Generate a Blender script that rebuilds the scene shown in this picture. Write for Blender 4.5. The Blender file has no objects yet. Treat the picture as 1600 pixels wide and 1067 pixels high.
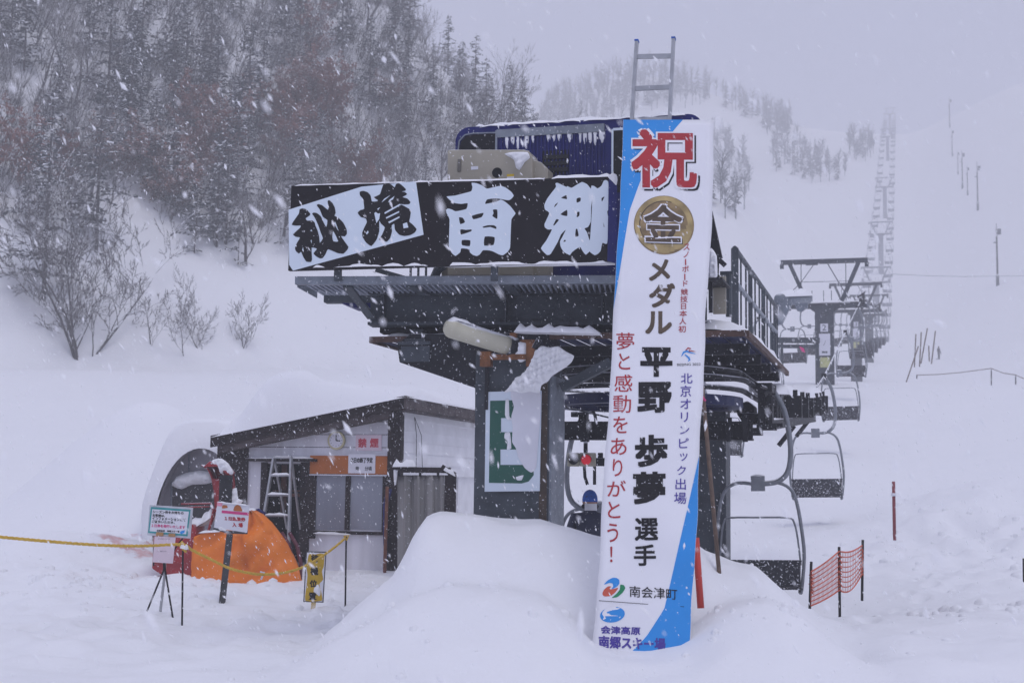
import bpy, bmesh, math, random
import numpy as np
from mathutils import Vector, Matrix, geometry as mgeo

# ------------------------------------------------------------------ camera, sky, light, exposure
sc = bpy.context.scene
COL = sc.collection
FPX = 2200.0; CAMZ = 1.7
TH = math.radians(5.89); RO = math.radians(0.7)
_f = np.array([0, math.cos(TH), math.sin(TH)]); _r0 = np.array([1.0, 0, 0]); _u0 = np.array([0, -math.sin(TH), math.cos(TH)])
_r = math.cos(RO)*_r0 + math.sin(RO)*_u0; _u = -math.sin(RO)*_r0 + math.cos(RO)*_u0
CPOS = np.array([0, 0, CAMZ])
cam = bpy.data.cameras.new('camera'); cam.sensor_width = 36; cam.lens = FPX/1600*36
cam.clip_start = 0.3; cam.clip_end = 4000
cam.dof.use_dof = True; cam.dof.focus_distance = 16.0; cam.dof.aperture_fstop = 3.2
camo = bpy.data.objects.new('camera', cam); COL.objects.link(camo)
camo.matrix_world = Matrix(((_r[0], _u[0], -_f[0], 0), (_r[1], _u[1], -_f[1], 0), (_r[2], _u[2], -_f[2], CAMZ), (0, 0, 0, 1)))
sc.camera = camo
SUN_EL, SUN_AZ = math.radians(64), math.radians(145)
w = bpy.data.worlds.new('World'); sc.world = w; w.use_nodes = True
nt = w.node_tree; nt.nodes.clear()
wo = nt.nodes.new('ShaderNodeOutputWorld'); bg = nt.nodes.new('ShaderNodeBackground')
sky = nt.nodes.new('ShaderNodeTexSky'); sky.sky_type = 'NISHITA'; sky.sun_disc = False
sky.sun_elevation = SUN_EL; sky.sun_rotation = SUN_AZ
mxw = nt.nodes.new('ShaderNodeMix'); mxw.data_type = 'RGBA'
mxw.inputs[0].default_value = 0.9                       # a closed grey-violet snow cloud over the sky
mxw.inputs[7].default_value = (6.3, 6.56, 8.95, 1)
nt.links.new(sky.outputs[0], mxw.inputs[6]); nt.links.new(mxw.outputs[2], bg.inputs[0])
bg.inputs[1].default_value = 0.1
nt.links.new(bg.outputs[0], wo.inputs[0])
sl = bpy.data.lights.new('sun', 'SUN'); sl.energy = 0.95; sl.angle = math.radians(25); sl.color = (1, 0.97, 0.93)
so = bpy.data.objects.new('sun', sl); COL.objects.link(so)
so.rotation_euler = (math.radians(90)-SUN_EL, 0, math.radians(180)-SUN_AZ)
sc.view_settings.view_transform = 'Standard'; sc.view_settings.look = 'None'; sc.view_settings.gamma = 1
sc.view_settings.exposure = -0.07
sc.cycles.volume_bounces = 1; sc.cycles.max_bounces = 8; sc.cycles.diffuse_bounces = 3
sc.cycles.use_denoising = True
HAZE = 0.0033
random.seed(7); RNG = np.random.default_rng(11)

# ------------------------------------------------------------------ projection helpers
def ray(px, py):
    return _f + (px-800)/FPX*_r + (533.5-py)/FPX*_u
def P(px, py, D):
    d = ray(px, py); return CPOS + d*(D/d[1])
class Frame:
    """local axes: a = to the right along a front, d = away from the camera, z up"""
    def __init__(s, ox, oy, deg):
        t = math.radians(deg); s.deg = deg; s.o = np.array([ox, oy, 0.0])
        s.v = np.array([math.cos(t), -math.sin(t), 0]); s.u = np.array([math.sin(t), math.cos(t), 0])
    def W(s, a, d, z): return s.o + s.v*a + s.u*d + np.array([0, 0, z])
    def loc(s, p): q = np.asarray(p)-s.o; return q@s.v, q@s.u, q[2]
    def hit(s, px, py, d):
        r = ray(px, py); t = (d - (CPOS-s.o)@s.u)/(r@s.u)
        a, _, z = s.loc(CPOS+r*t); return a, z
    def ahit(s, px, py, a):
        r = ray(px, py); t = (a - (CPOS-s.o)@s.v)/(r@s.v)
        _, d, z = s.loc(CPOS+r*t); return d, z
    def surf(s, d): return Surf(s, d)
class Surf:
    def __init__(s, fr, d, wave=None): s.fr = fr; s.d = d; s.wave = wave
    def pt(s, px, py, off=0.0):
        a, z = s.fr.hit(px, py, s.d); w_ = s.wave(a, z) if s.wave else 0
        return s.fr.W(a, s.d-off-w_, z)

# ------------------------------------------------------------------ mesh builder
class MB:
    def __init__(s): s.v = []; s.f = []; s.m = []; s.mi = 0
    def add(s, vs, fs):
        b = len(s.v); s.v.extend([tuple(map(float, p)) for p in vs]); s.f.extend([tuple(b+i for i in f) for f in fs]); s.m.extend([s.mi]*len(fs)); return s
    def hexa(s, c):   # c: 8 corners: bottom 4 (ccw), top 4
        return s.add(c, [(0, 3, 2, 1), (4, 5, 6, 7), (0, 1, 5, 4), (1, 2, 6, 5), (2, 3, 7, 6), (3, 0, 4, 7)])
    def box(s, fr, a0, a1, d0, d1, z0, z1):
        W = fr.W
        return s.hexa([W(a0, d0, z0), W(a1, d0, z0), W(a1, d1, z0), W(a0, d1, z0), W(a0, d0, z1), W(a1, d0, z1), W(a1, d1, z1), W(a0, d1, z1)])
    def pbox(s, fr, x0, y0, x1, y1, d, th):
        a0, z1 = fr.hit(x0, y0, d); a1, z0 = fr.hit(x1, y1, d)
        return s.box(fr, a0, a1, d, d+th, z0, z1)
    def bar(s, p, q, wx, wz=None, up=(0, 0, 1)):
        p = Vector(p); q = Vector(q); wz = wz or wx; t = (q-p).normalized(); up = Vector(up)
        if abs(t.dot(up)) > .98: up = Vector((0, 1, 0))
        x = t.cross(up).normalized()*wx/2; y = x.cross(t).normalized()*wz/2
        return s.hexa([p-x-y, p+x-y, q+x-y, q-x-y, p-x+y, p+x+y, q+x+y, q-x+y])
    def tube(s, pts, r, n=8, cap=True):
        pts = [Vector(p) for p in pts]; k = len(pts)
        rs = r if isinstance(r, (list, tuple)) else [r]*k
        vs = []; fs = []; prev = None
        for i, p in enumerate(pts):
            t = (pts[min(i+1, k-1)]-pts[max(i-1, 0)])
            t = t.normalized() if t.length > 1e-9 else Vector((0, 0, 1))
            if prev is None:
                ref = Vector((0, 0, 1)) if abs(t.z) < .9 else Vector((1, 0, 0)); x = t.cross(ref).normalized()
            else:
                x = prev - t*prev.dot(t)
                x = x.normalized() if x.length > 1e-6 else t.orthogonal().normalized()
            prev = x; y = t.cross(x)
            for j in range(n):
                an = 2*math.pi*j/n; vs.append(p + (x*math.cos(an)+y*math.sin(an))*rs[i])
        for i in range(k-1):
            for j in range(n):
                fs.append((i*n+j, i*n+(j+1) % n, (i+1)*n+(j+1) % n, (i+1)*n+j))
        if cap: fs.append(tuple(range(n-1, -1, -1))); fs.append(tuple((k-1)*n+j for j in range(n)))
        return s.add(vs, fs)
    def prism(s, poly, ext):  # poly: world pts (one face), ext: vector
        n = len(poly); e = np.array(ext); a = [np.array(p) for p in poly]
        fs = [tuple(range(n)), tuple(range(2*n-1, n-1, -1))]+[(i, i+n, (i+1) % n+n, (i+1) % n) for i in range(n)]
        return s.add(a+[p+e for p in a], fs)
    def ppoly(s, fr, pts, d, th):  # pixel polygon on plane d, extruded away by th
        return s.prism([fr.W(*(lambda h: (h[0], d, h[1]))(fr.hit(x, y, d))) for x, y in pts], fr.u*th)
    def grid(s, P_, nu, nv):      # P_: (nu*nv) pts
        return s.add(P_, [(i*nv+j, (i+1)*nv+j, (i+1)*nv+j+1, i*nv+j+1) for i in range(nu-1) for j in range(nv-1)])
    def disc(s, c, ax, ay, n=24, ext=None):
        pts = [np.array(c)+np.array(ax)*math.cos(2*math.pi*i/n)+np.array(ay)*math.sin(2*math.pi*i/n) for i in range(n)]
        if ext is not None: return s.prism(pts, ext)
        return s.add(pts, [tuple(range(n))])
    def build(s, name, mats, parent=None, smooth=False, bev=0, fix=True):
        me = bpy.data.meshes.new(name); V = np.array(s.v, dtype=float).reshape(-1, 3)
        if parent is not None:
            M = np.array(rootmat(parent).inverted()); V = V@M[:3, :3].T+M[:3, 3]
        me.from_pydata(V.tolist(), [], s.f)
        for m_ in (mats if isinstance(mats, (list, tuple)) else [mats]): me.materials.append(m_)
        me.polygons.foreach_set('material_index', s.m)
        if fix:
            bm = bmesh.new(); bm.from_mesh(me); bmesh.ops.recalc_face_normals(bm, faces=bm.faces); bm.to_mesh(me); bm.free()
        if smooth: me.polygons.foreach_set('use_smooth', [True]*len(me.polygons))
        o = bpy.data.objects.new(name, me); COL.objects.link(o)
        if parent is not None: o.parent = parent
        if bev:
            b = o.modifiers.new('bevel', 'BEVEL'); b.width = bev; b.segments = 2; b.limit_method = 'ANGLE'
        return o
def rootmat(o):
    while o.parent is not None: o = o.parent
    return Matrix.Translation(o.location) @ o.rotation_euler.to_matrix().to_4x4()
def tag(o, label=None, cat=None, group=None, kind=None):
    if label: o['label'] = label
    if cat: o['category'] = cat
    if group: o['group'] = group
    if kind: o['kind'] = kind
    return o
def thing(name, label, cat, loc, deg=0, group=None):
    o = bpy.data.objects.new(name, None); COL.objects.link(o); o.empty_display_size = .2
    o.location = tuple(map(float, loc)); o.rotation_euler = (0, 0, math.radians(deg)); return tag(o, label, cat, group)
def copy_tree(o, parent=None):
    c = o.copy(); COL.objects.link(c)
    if parent is not None: c.parent = parent
    for ch in list(CHILD.get(o.name, [])) or [x for x in o.children]: copy_tree(ch, c)
    return c
CHILD = {}

# ------------------------------------------------------------------ materials
def mat(name, col, rough=.6, metal=0., var=.15, vs=6., bump=0., bs=40., snow=0., dust=0., spec=.5, rust=None, streak=False):
    """plain painted / bare surface with colour variation; snow: settled on upward faces; dust: flakes stuck on it"""
    m = bpy.data.materials.new(name); m.use_nodes = True; t = m.node_tree; N = t.nodes; L = t.links
    b = N['Principled BSDF']; b.inputs['Roughness'].default_value = rough; b.inputs['Metallic'].default_value = metal
    b.inputs['Specular IOR Level'].default_value = spec
    tc = N.new('ShaderNodeTexCoord'); src = tc.outputs['Object']
    if streak:
        mp = N.new('ShaderNodeMapping'); mp.inputs['Scale'].default_value = (1, 1, .12); L.new(src, mp.inputs[0]); sv = mp.outputs[0]
    else: sv = src
    nz = N.new('ShaderNodeTexNoise'); nz.inputs['Scale'].default_value = vs; nz.inputs['Detail'].default_value = 5; L.new(sv, nz.inputs['Vector'])
    mr = N.new('ShaderNodeMapRange'); mr.inputs[1].default_value = .3; mr.inputs[2].default_value = .7
    mr.inputs[3].default_value = 1-var; mr.inputs[4].default_value = 1+var; L.new(nz.outputs[0], mr.inputs[0])
    mu = N.new('ShaderNodeVectorMath'); mu.operation = 'SCALE'; mu.inputs[0].default_value = col[:3]; L.new(mr.outputs[0], mu.inputs['Scale'])
    out = mu.outputs[0]
    def mixin(fac, c2, out):
        mx = N.new('ShaderNodeMix'); mx.data_type = 'RGBA'; L.new(fac, mx.inputs[0]); L.new(out, mx.inputs[6]); mx.inputs[7].default_value = (*c2, 1); return mx.outputs[2]
    def thr(scale, lo, hi, det=4):
        n2 = N.new('ShaderNodeTexNoise'); n2.inputs['Scale'].default_value = scale; n2.inputs['Detail'].default_value = det; L.new(src, n2.inputs['Vector'])
        r2 = N.new('ShaderNodeMapRange'); r2.inputs[1].default_value = lo; r2.inputs[2].default_value = hi; L.new(n2.outputs[0], r2.inputs[0]); return r2.outputs[0]
    if rust: out = mixin(thr(rust[0], rust[1], rust[1]+.1, 8), rust[2], out)
    if dust:
        out = mixin(thr(38, .70-dust*.2, .76-dust*.2, 3), (.82, .83, .88), out)
    if snow:
        g = N.new('ShaderNodeNewGeometry'); sx = N.new('ShaderNodeSeparateXYZ'); L.new(g.outputs['Normal'], sx.inputs[0])
        n3 = N.new('ShaderNodeTexNoise'); n3.inputs['Scale'].default_value = 3.0; L.new(src, n3.inputs['Vector'])
        ad = N.new('ShaderNodeMath'); ad.operation = 'MULTIPLY_ADD'; L.new(n3.outputs[0], ad.inputs[0]); ad.inputs[1].default_value = .9; L.new(sx.outputs[2], ad.inputs[2])
        r3 = N.new('ShaderNodeMapRange'); r3.inputs[1].default_value = 1.25-snow; r3.inputs[2].default_value = 1.45-snow; L.new(ad.outputs[0], r3.inputs[0])
        out = mixin(r3.outputs[0], (.84, .85, .89), out)
    L.new(out, b.inputs['Base Color'])
    if bump:
        n4 = N.new('ShaderNodeTexNoise'); n4.inputs['Scale'].default_value = bs; n4.inputs['Detail'].default_value = 4; L.new(src, n4.inputs['Vector'])
        bp = N.new('ShaderNodeBump'); bp.inputs['Strength'].default_value = bump; bp.inputs['Distance'].default_value = .02; L.new(n4.outputs[0], bp.inputs['Height']); L.new(bp.outputs[0], b.inputs['Normal'])
    return m
M = {}
M['steel'] = mat('grey_painted_steel', (.062, .073, .085), .5, .0, .25, 5, .1, 30, dust=.18, snow=.3, rust=(2.2, .72, (.09, .04, .02)), spec=.18)
M['tower_steel'] = mat('dark_tower_steel', (.055, .064, .078), .6, .0, .2, 5, .1, 30, dust=.12, snow=.2, spec=.18)
M['grating'] = mat('zinc_grating', (.34, .37, .44), .5, .0, .2, 8, .05, 40, dust=.1)
M['steel_light'] = mat('galvanised_steel', (.20, .225, .26), .45, .2, .2, 8, .05, 40, dust=.25, snow=.3)
M['steel_dark'] = mat('dark_oily_steel', (.020, .021, .025), .55, 0, .3, 7, .1, 30, dust=.22, snow=.35, spec=.18)
M['chair_steel'] = mat('chair_tube_steel', (.21, .225, .25), .4, .3, .15, 8, .03, 40, dust=.1, snow=.25)
M['chair_seat'] = mat('dark_chair_slats', (.04, .042, .05), .7, 0, .3, 12, .2, 30, dust=.5, snow=.15, spec=.18)
M['blue'] = mat('dark_blue_enamel', (.012, .016, .125), .35, 0, .2, 4, .03, 20, dust=.05, rust=(3.5, .74, (.06, .03, .02)), spec=.18)
M['blue_roof'] = mat('dark_blue_sheet_metal', (.010, .016, .07), .4, 0, .25, 4, .05, 20, dust=.1, spec=.18)
M['black'] = mat('black_sign_face', (.009, .007, .009), .4, 0, .2, 5, .02, 20, dust=.05, spec=.18)
M['sign_white'] = mat('white_sign_film', (.66, .74, .82), .5, 0, .03, 3)
M['white'] = mat('white_vinyl', (.84, .84, .88), .5, 0, .03, 2, .03, 6)
M['black_ink'] = mat('black_ink', (.012, .011, .013), .5, 0, .1, 5, dust=.1, spec=.18)
M['red_ink'] = mat('red_ink', (.42, .012, .022), .5, 0, .1, 5, dust=.08)
M['blue_ink'] = mat('sky_blue_ink', (.012, .27, .72), .5, 0, .05, 3, dust=.05)
M['navy_ink'] = mat('violet_blue_ink', (.06, .035, .32), .5, 0, .05, 3)
M['green_ink'] = mat('green_ink', (.0, .24, .09), .5)
M['orange_ink'] = mat('vermilion_ink', (.62, .10, .05), .5)
M['teal_ink'] = mat('teal_ink', (.02, .28, .30), .5)
M['pink_ink'] = mat('pink_ink', (.68, .04, .22), .5)
M['gold'] = mat('gold_print', (.40, .30, .13), .35, .2, .45, 6)
M['gold_dark'] = mat('dark_gold_print', (.25, .175, .08), .4, .1, .5, 9)
M['bronze_ink'] = mat('bronze_ink', (.085, .055, .03), .5, 0, .35, 14)
M['beige'] = mat('beige_enamel', (.36, .33, .26), .5, 0, .08, 4, .02, 20, dust=.12, snow=.3)
M['cream'] = mat('yellowed_cream_plastic', (.50, .48, .37), .45, 0, .12, 3, .02, 20, dust=.15, snow=.25)
M['rust'] = mat('rusty_iron', (.19, .075, .025), .8, 0, .5, 10, .3, 30, dust=.2, snow=.3)
M['wall'] = mat('pale_hut_wall', (.66, .66, .71), .8, 0, .24, 2.6, .08, 20, dust=.12, streak=True)
M['clap'] = mat('white_clapboard', (.80, .80, .83), .7, 0, .08, 3, .08, 20, dust=.08)
M['wood_dark'] = mat('dark_weathered_wood', (.028, .022, .022), .85, 0, .4, 8, .3, 30, dust=.28, snow=.3, spec=.18)
M['fascia'] = mat('weathered_grey_brown_wood', (.09, .075, .075), .85, 0, .4, 6, .3, 30, dust=.25, spec=.18)
M['wood_red'] = mat('red_brown_pole', (.16, .06, .035), .8, 0, .4, 9, .2, 30, dust=.1)
M['orange_panel'] = mat('orange_board', (.44, .13, .022), .7, 0, .15, 4, dust=.05)
M['tarp'] = mat('orange_tarpaulin', (.84, .21, .008), .55, 0, .10, 2.5, .35, 9, dust=.1)
M['red_paint'] = mat('red_machine_paint', (.30, .010, .016), .4, 0, .2, 5, .02, 20, dust=.22, snow=.2)
M['alu'] = mat('aluminium', (.38, .39, .41), .35, .5, .15, 9, .03, 40, snow=.25)
M['hazed_steel'] = mat('haze_faded_steel', (.34, .35, .38), .7, 0, .2, 8, dust=.2, snow=.3, spec=.2)  # paler steel for far chairs and towers: haze fade put into the colour
M['grey_fabric'] = mat('grey_shelter_fabric', (.32, .31, .34), .8, 0, .12, 2, .15, 8, dust=.12)
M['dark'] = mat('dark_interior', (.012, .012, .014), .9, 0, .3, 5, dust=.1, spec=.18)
M['dark_grey'] = mat('dark_grey_sheet', (.06, .06, .065), .7, 0, .25, 5, dust=.2, spec=.18)
M['yellow'] = mat('yellow_rope', (.66, .42, .05), .7, 0, .15, 20, .2, 60)
M['yellow_sign'] = mat('yellow_sign_paint', (.52, .33, .01), .6, 0, .15, 8, rust=(14, .66, (.75, .76, .8)))
M['bamboo'] = mat('brown_bamboo', (.13, .085, .06), .7, 0, .3, 10)
M['red_pole'] = mat('red_plastic_pole', (.55, .035, .02), .45, 0, .1, 6, dust=.1)
M['dkred_pole'] = mat('dark_red_pole', (.22, .02, .03), .5, 0, .1, 6, dust=.1)
M['net'] = mat('orange_net_cord', (.62, .11, .05), .6, 0, .15, 10)
M['paper'] = mat('white_paper', (.72, .72, .78), .7, 0, .05, 3)
M['pink_paper'] = mat('pale_pink_paper', (.70, .58, .64), .7, 0, .05, 3)
M['clear'] = mat('milky_plastic_sheet', (.28, .27, .26), .25, 0, .45, 2.5, .2, 5, streak=True, dust=.1)
M['pane'] = mat('frosted_window_pane', (.25, .27, .32), .2, 0, .3, 1.6, dust=.05, streak=True)
M['cabin_glass'] = mat('black_cabin_glass', (.008, .008, .010), .15, 0, .2, 3, dust=.15, spec=.18)
M['bark'] = mat('grey_brown_bark', (.045, .040, .041), .9, 0, .3, 3, snow=.40)
M['twig'] = mat('twig_bark', (.060, .052, .054), .9, 0, .4, 1.2, snow=.50)
M['needle'] = mat('dark_fir_needles', (.016, .028, .031), .8, 0, .35, 1.5, snow=.30)
M['far_needle'] = mat('haze_faded_needles', (.045, .058, .06), .8, 0, .35, 1.5, snow=.75)  # lightened needles under settled snow; the far woods' haze fade is painted in
M['russet'] = mat('dry_russet_leaves', (.20, .085, .062), .8, 0, .35, 2, snow=.15)
M['skin'] = mat('skin', (.42, .22, .15), .6)
M['jacket_navy'] = mat('navy_jacket', (.012, .018, .05), .7, 0, .2, 8, .2, 20, dust=.2)
M['cap_blue'] = mat('bright_blue_knit_cap', (.010, .09, .40), .85, 0, .2, 12, .6, 60, dust=.15)
M['hair'] = mat('black_hair', (.008, .007, .007), .6)
M['mask_white'] = mat('white_face_mask', (.7, .7, .72), .8)
M['blue_cloth'] = mat('blue_sheet_cloth', (.02, .025, .15), .7, 0, .2, 6, .2, 15, dust=.1)
def lampmat(name, col, e):
    m = mat(name, col, .3); b = m.node_tree.nodes['Principled BSDF']; b.inputs['Emission Color'].default_value = (*col, 1); b.inputs['Emission Strength'].default_value = e; return m
M['lamp_red'] = lampmat('lit_red_lens', (.6, .012, .03), .45)
M['lens_dark'] = mat('unlit_dark_lens', (.01, .012, .02), .2)
def snowmat():
    m = bpy.data.materials.new('fresh_snow'); m.use_nodes = True; N = m.node_tree.nodes; L = m.node_tree.links; b = N['Principled BSDF']
    b.inputs['Roughness'].default_value = .75; b.inputs['Specular IOR Level'].default_value = .25
    tc = N.new('ShaderNodeTexCoord')
    n1 = N.new('ShaderNodeTexNoise'); n1.inputs['Scale'].default_value = 1.1; n1.inputs['Detail'].default_value = 8; n1.inputs['Roughness'].default_value = .6; L.new(tc.outputs['Object'], n1.inputs['Vector'])
    n2 = N.new('ShaderNodeTexNoise'); n2.inputs['Scale'].default_value = 22; n2.inputs['Detail'].default_value = 5; L.new(tc.outputs['Object'], n2.inputs['Vector'])
    b1 = N.new('ShaderNodeBump'); b1.inputs['Strength'].default_value = .35; b1.inputs['Distance'].default_value = .12; L.new(n1.outputs[0], b1.inputs['Height'])
    b2 = N.new('ShaderNodeBump'); b2.inputs['Strength'].default_value = .3; b2.inputs['Distance'].default_value = .012; L.new(n2.outputs[0], b2.inputs['Height']); L.new(b1.outputs[0], b2.inputs['Normal'])
    L.new(b2.outputs[0], b.inputs['Normal'])
    cr = N.new('ShaderNodeMix'); cr.data_type = 'RGBA'; cr.inputs[6].default_value = (.83, .84, .87, 1); cr.inputs[7].default_value = (.89, .89, .91, 1); L.new(n1.outputs[0], cr.inputs[0]); L.new(cr.outputs[2], b.inputs['Base Color'])
    return m
M['snow'] = snowmat()

# ------------------------------------------------------------------ lettering
GL = {}
def glyph(s, weight=0.0):
    k = (s, weight)
    if k not in GL:
        cu = bpy.data.curves.new('t', 'FONT'); cu.body = s; cu.offset = weight; cu.resolution_u = 3
        o = bpy.data.objects.new('t', cu); COL.objects.link(o)
        me = bpy.data.meshes.new_from_object(o.evaluated_get(bpy.context.evaluated_depsgraph_get()))
        v = np.array([x.co[:2] for x in me.vertices]); f = [tuple(p.vertices) for p in me.polygons]
        lo = v.min(0); hi = v.max(0); v = (v-lo)/np.maximum(hi-lo, 1e-6)
        bpy.data.objects.remove(o); bpy.data.curves.remove(cu); bpy.data.meshes.remove(me); GL[k] = (v, f)
    return GL[k]
for _s in list('祝金メダルスノーボド競技日本人初夢と感動をありがう！平野歩選手北京オリンピッ出場ク時禁煙入待機位置'+'23')+['BEIJING 2022', '南会津町', '会津高原', '南郷スキー場', '本日の終了予定', '分頃', 'シーズン券をお持ちの', 'お客様は、', 'インフォメーションにて', 'ご提示いただき、', '会津高原　南郷スキー場', '１日券を発行いたします', 'お知らせ', 'ご案内', '１日回数券']:
    glyph(_s)
def put(mb, sf, s, box, off=.004, weight=0., dy=0., dx=0., rot90=False):
    v, f = glyph(s, 0.0); x0, y0, x1, y1 = box
    r = weight*min(x1-x0, y1-y0) if len(s) > 1 else weight*max(x1-x0, y1-y0); x0 += r; x1 -= r; y0 += r; y1 -= r; nk = 10 if r > .05 else 1
    sq = [(1, 1), (-1, 1), (1, -1), (-1, -1), (1, 0), (-1, 0), (0, 1), (0, -1), (0, 0), (.5, .5)]
    for k in range(nk):     # a heavier hand: the same strokes laid down side by side
        ox, oy = (r*sq[k][0], r*sq[k][1]) if nk > 1 else (0, 0); vs = []
        for a, b in v:
            if rot90: a, b = b, 1-a
            vs.append(sf.pt(x0+a*(x1-x0)+(1-b)*dx+ox, y0+(1-b)*(y1-y0)+a*dy+oy, off+k*.00013))
        mb.add(vs, f)
def fill2d(polys):
    tri = mgeo.tessellate_polygon([[Vector((x, -y, 0)) for x, y in p] for p in polys])
    return [q for p in polys for q in p], [tuple(t) for t in tri]
def smoothpoly(p, k=3):
    n = len(p); p = np.array(p, float); out = []
    for i in range(n):
        a, b, c, d = p[i-1], p[i], p[(i+1) % n], p[(i+2) % n]
        for j in range(k):
            t = j/k; q = .5*((2*b)+(-a+c)*t+(2*a-5*b+4*c-d)*t*t+(-a+3*b-3*c+d)*t**3); out.append(tuple(.5*q+.5*(b+(c-b)*t)))
    return out
def trace(mb, sf, polys, org=(0, 0), scale=1.0, off=.004, smooth=True):
    pl = [[(org[0]+x/scale, org[1]+y/scale) for x, y in p] for p in polys]
    if smooth: pl = [smoothpoly(p) for p in pl]
    v, f = fill2d(pl); mb.add([sf.pt(x, y, off) for x, y in v], f)
def ell(cx, cy, rx, ry, n=28, rot=0): 
    c, s_ = math.cos(rot), math.sin(rot)
    return [(cx+rx*math.cos(2*math.pi*i/n)*c-ry*math.sin(2*math.pi*i/n)*s_, cy+rx*math.cos(2*math.pi*i/n)*s_+ry*math.sin(2*math.pi*i/n)*c) for i in range(n)]
def seg_dist(p, poly):
    best = 1e9
    for i in range(len(poly)):
        a = np.array(poly[i]); b = np.array(poly[(i+1) % len(poly)]); t = np.clip(((p-a)@(b-a))/max(1e-9, (b-a)@(b-a)), 0, 1)
        best = min(best, np.hypot(*(p-a-(b-a)*t)))
    return best
def inside(p, poly):
    c = False; x, y = p
    for i in range(len(poly)):
        x0, y0 = poly[i]; x1, y1 = poly[i-1]
        if (y0 > y) != (y1 > y) and x < (x1-x0)*(y-y0)/(y1-y0)+x0: c = not c
    return c
def puff(mb, sf, poly, th, step=3.0, k=5.0, base=0.001):
    """a lump of stuck snow: pixel outline, thickness rising inwards from the edge"""
    poly = smoothpoly(poly, 3); xs = [p[0] for p in poly]; ys = [p[1] for p in poly]
    pts = [tuple(p) for p in poly]; n = len(pts)
    for x in np.arange(min(xs), max(xs), step):
        for y in np.arange(min(ys), max(ys), step):
            q = np.array([x+random.uniform(-.3, .3)*step, y+random.uniform(-.3, .3)*step])
            if inside(q, poly) and seg_dist(q, poly) > step*.4: pts.append(tuple(q))
    vs, _, fs, *_ = mgeo.delaunay_2d_cdt([Vector(p) for p in pts], [], [list(range(n))], 1, 1e-4)
    out = []
    for q in vs:
        dd = seg_dist(np.array(q), poly); h = th*math.sqrt(max(0, 1-(1-min(1, dd/k))**2))*(1+.2*math.sin(q[0]*.9)+.2*math.sin(q[1]*.7+q[0]*.3)+random.uniform(-.025, .025))
        out.append(sf.pt(q[0], q[1], base+h))
    mb.add(out, [tuple(f) for f in fs])
def snowstrip(mb, p, q, wd, h, n=14, seed=0, sag=0.0):
    """a rounded ridge of snow lying along an edge from p to q"""
    r = random.Random(seed); p = np.array(p, float); q = np.array(q, float); t = (q-p)/np.linalg.norm(q-p)
    s_ = np.cross(t, (0, 0, 1.)); s_ /= np.linalg.norm(s_); pts = []; m_ = 7
    n = max(4, int(n)); hs = [h*(.65+.7*r.random()) for _ in range(n)]; ws = [wd*(.8+.4*r.random()) for _ in range(n)]
    for i in range(n):
        c = p+(q-p)*i/(n-1); e = 1 if 0 < i < n-1 else .25
        for j in range(m_):
            an = math.pi*j/(m_-1); pts.append(c+s_*math.cos(an)*ws[i]/2*(.4+.6*e)+np.array([0, 0, math.sin(an)*hs[i]*e-.004]))
    mb.grid(pts, n, m_)
    mb.add([pts[0], pts[(n-1)*m_], pts[(n-1)*m_+m_-1], pts[m_-1]], [(0, 1, 2, 3)])

# ------------------------------------------------------------------ the snow ground: one sheet with the slope, the hillside and the mounds
ALPHA = 15.64
S = Frame(0, 14.6, ALPHA)             # station axes: a along its front, d up the lift line
def ss(e0, e1, x): t = np.clip((x-e0)/(e1-e0), 0, 1); return t*t*(3-2*t)
_by = np.array([-80, 0, 12, 18, 23, 28, 34, 45, 59, 98, 150, 200, 250, 300, 370, 420, 450, 500, 900.])
_bz = np.array([-.6, -.12, 0, .02, .3, .5, 1.2, 3.3, 6.2, 9.2, 16, 30.5, 46, 65, 93, 110, 117, 120, 125.])
_ty = np.arange(-80, 900, .5); _tz = np.interp(_ty, _by, _bz)
_k = np.hanning(17); _k /= _k.sum(); _tz = np.convolve(np.pad(_tz, 8, mode='edge'), _k, mode='valid')
_k = np.hanning(61); _k /= _k.sum(); _t2 = np.convolve(np.pad(_tz, 30, mode='edge'), _k, mode='valid'); _wb = ss(60, 120, _ty); _tz = _tz*(1-_wb)+_t2*_wb
class VN:
    def __init__(s, seed): s.g = np.random.default_rng(seed).random((256, 256))
    def __call__(s, x, y):
        xi = np.floor(x).astype(int); yi = np.floor(y).astype(int); fx = x-xi; fy = y-yi; fx = fx*fx*(3-2*fx); fy = fy*fy*(3-2*fy); g = s.g
        a = g[xi % 256, yi % 256]; b = g[(xi+1) % 256, yi % 256]; c = g[xi % 256, (yi+1) % 256]; d = g[(xi+1) % 256, (yi+1) % 256]
        return (a*(1-fx)+b*fx)*(1-fy)+(c*(1-fx)+d*fx)*fy-.5
V1, V2, V3 = VN(1), VN(2), VN(3)
_fr = random.Random(12); FEET = []
for (x0, y0, x1, y1, n_) in ((-7.5, 15.2, -2.2, 18.2, 16), (-2.2, 18.2, -2.9, 21.8, 9), (-4.6, 17.2, -4.2, 20.4, 8), (-1.9, 14.4, -2.4, 20.0, 14), (3.4, 14.6, 7.2, 24.0, 20), (5.6, 16.2, 8.6, 21.5, 14)):
    for k in range(n_):
        t = (k+.5)/n_; FEET.append((x0+(x1-x0)*t+(.13 if k % 2 else -.13)+_fr.gauss(0, .06), y0+(y1-y0)*t+_fr.gauss(0, .1), math.atan2(-(x1-x0), y1-y0)+_fr.gauss(0, .2)))
def Xl(Y): return 13.27+.28*(Y-59)
YC = 14.35
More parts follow.
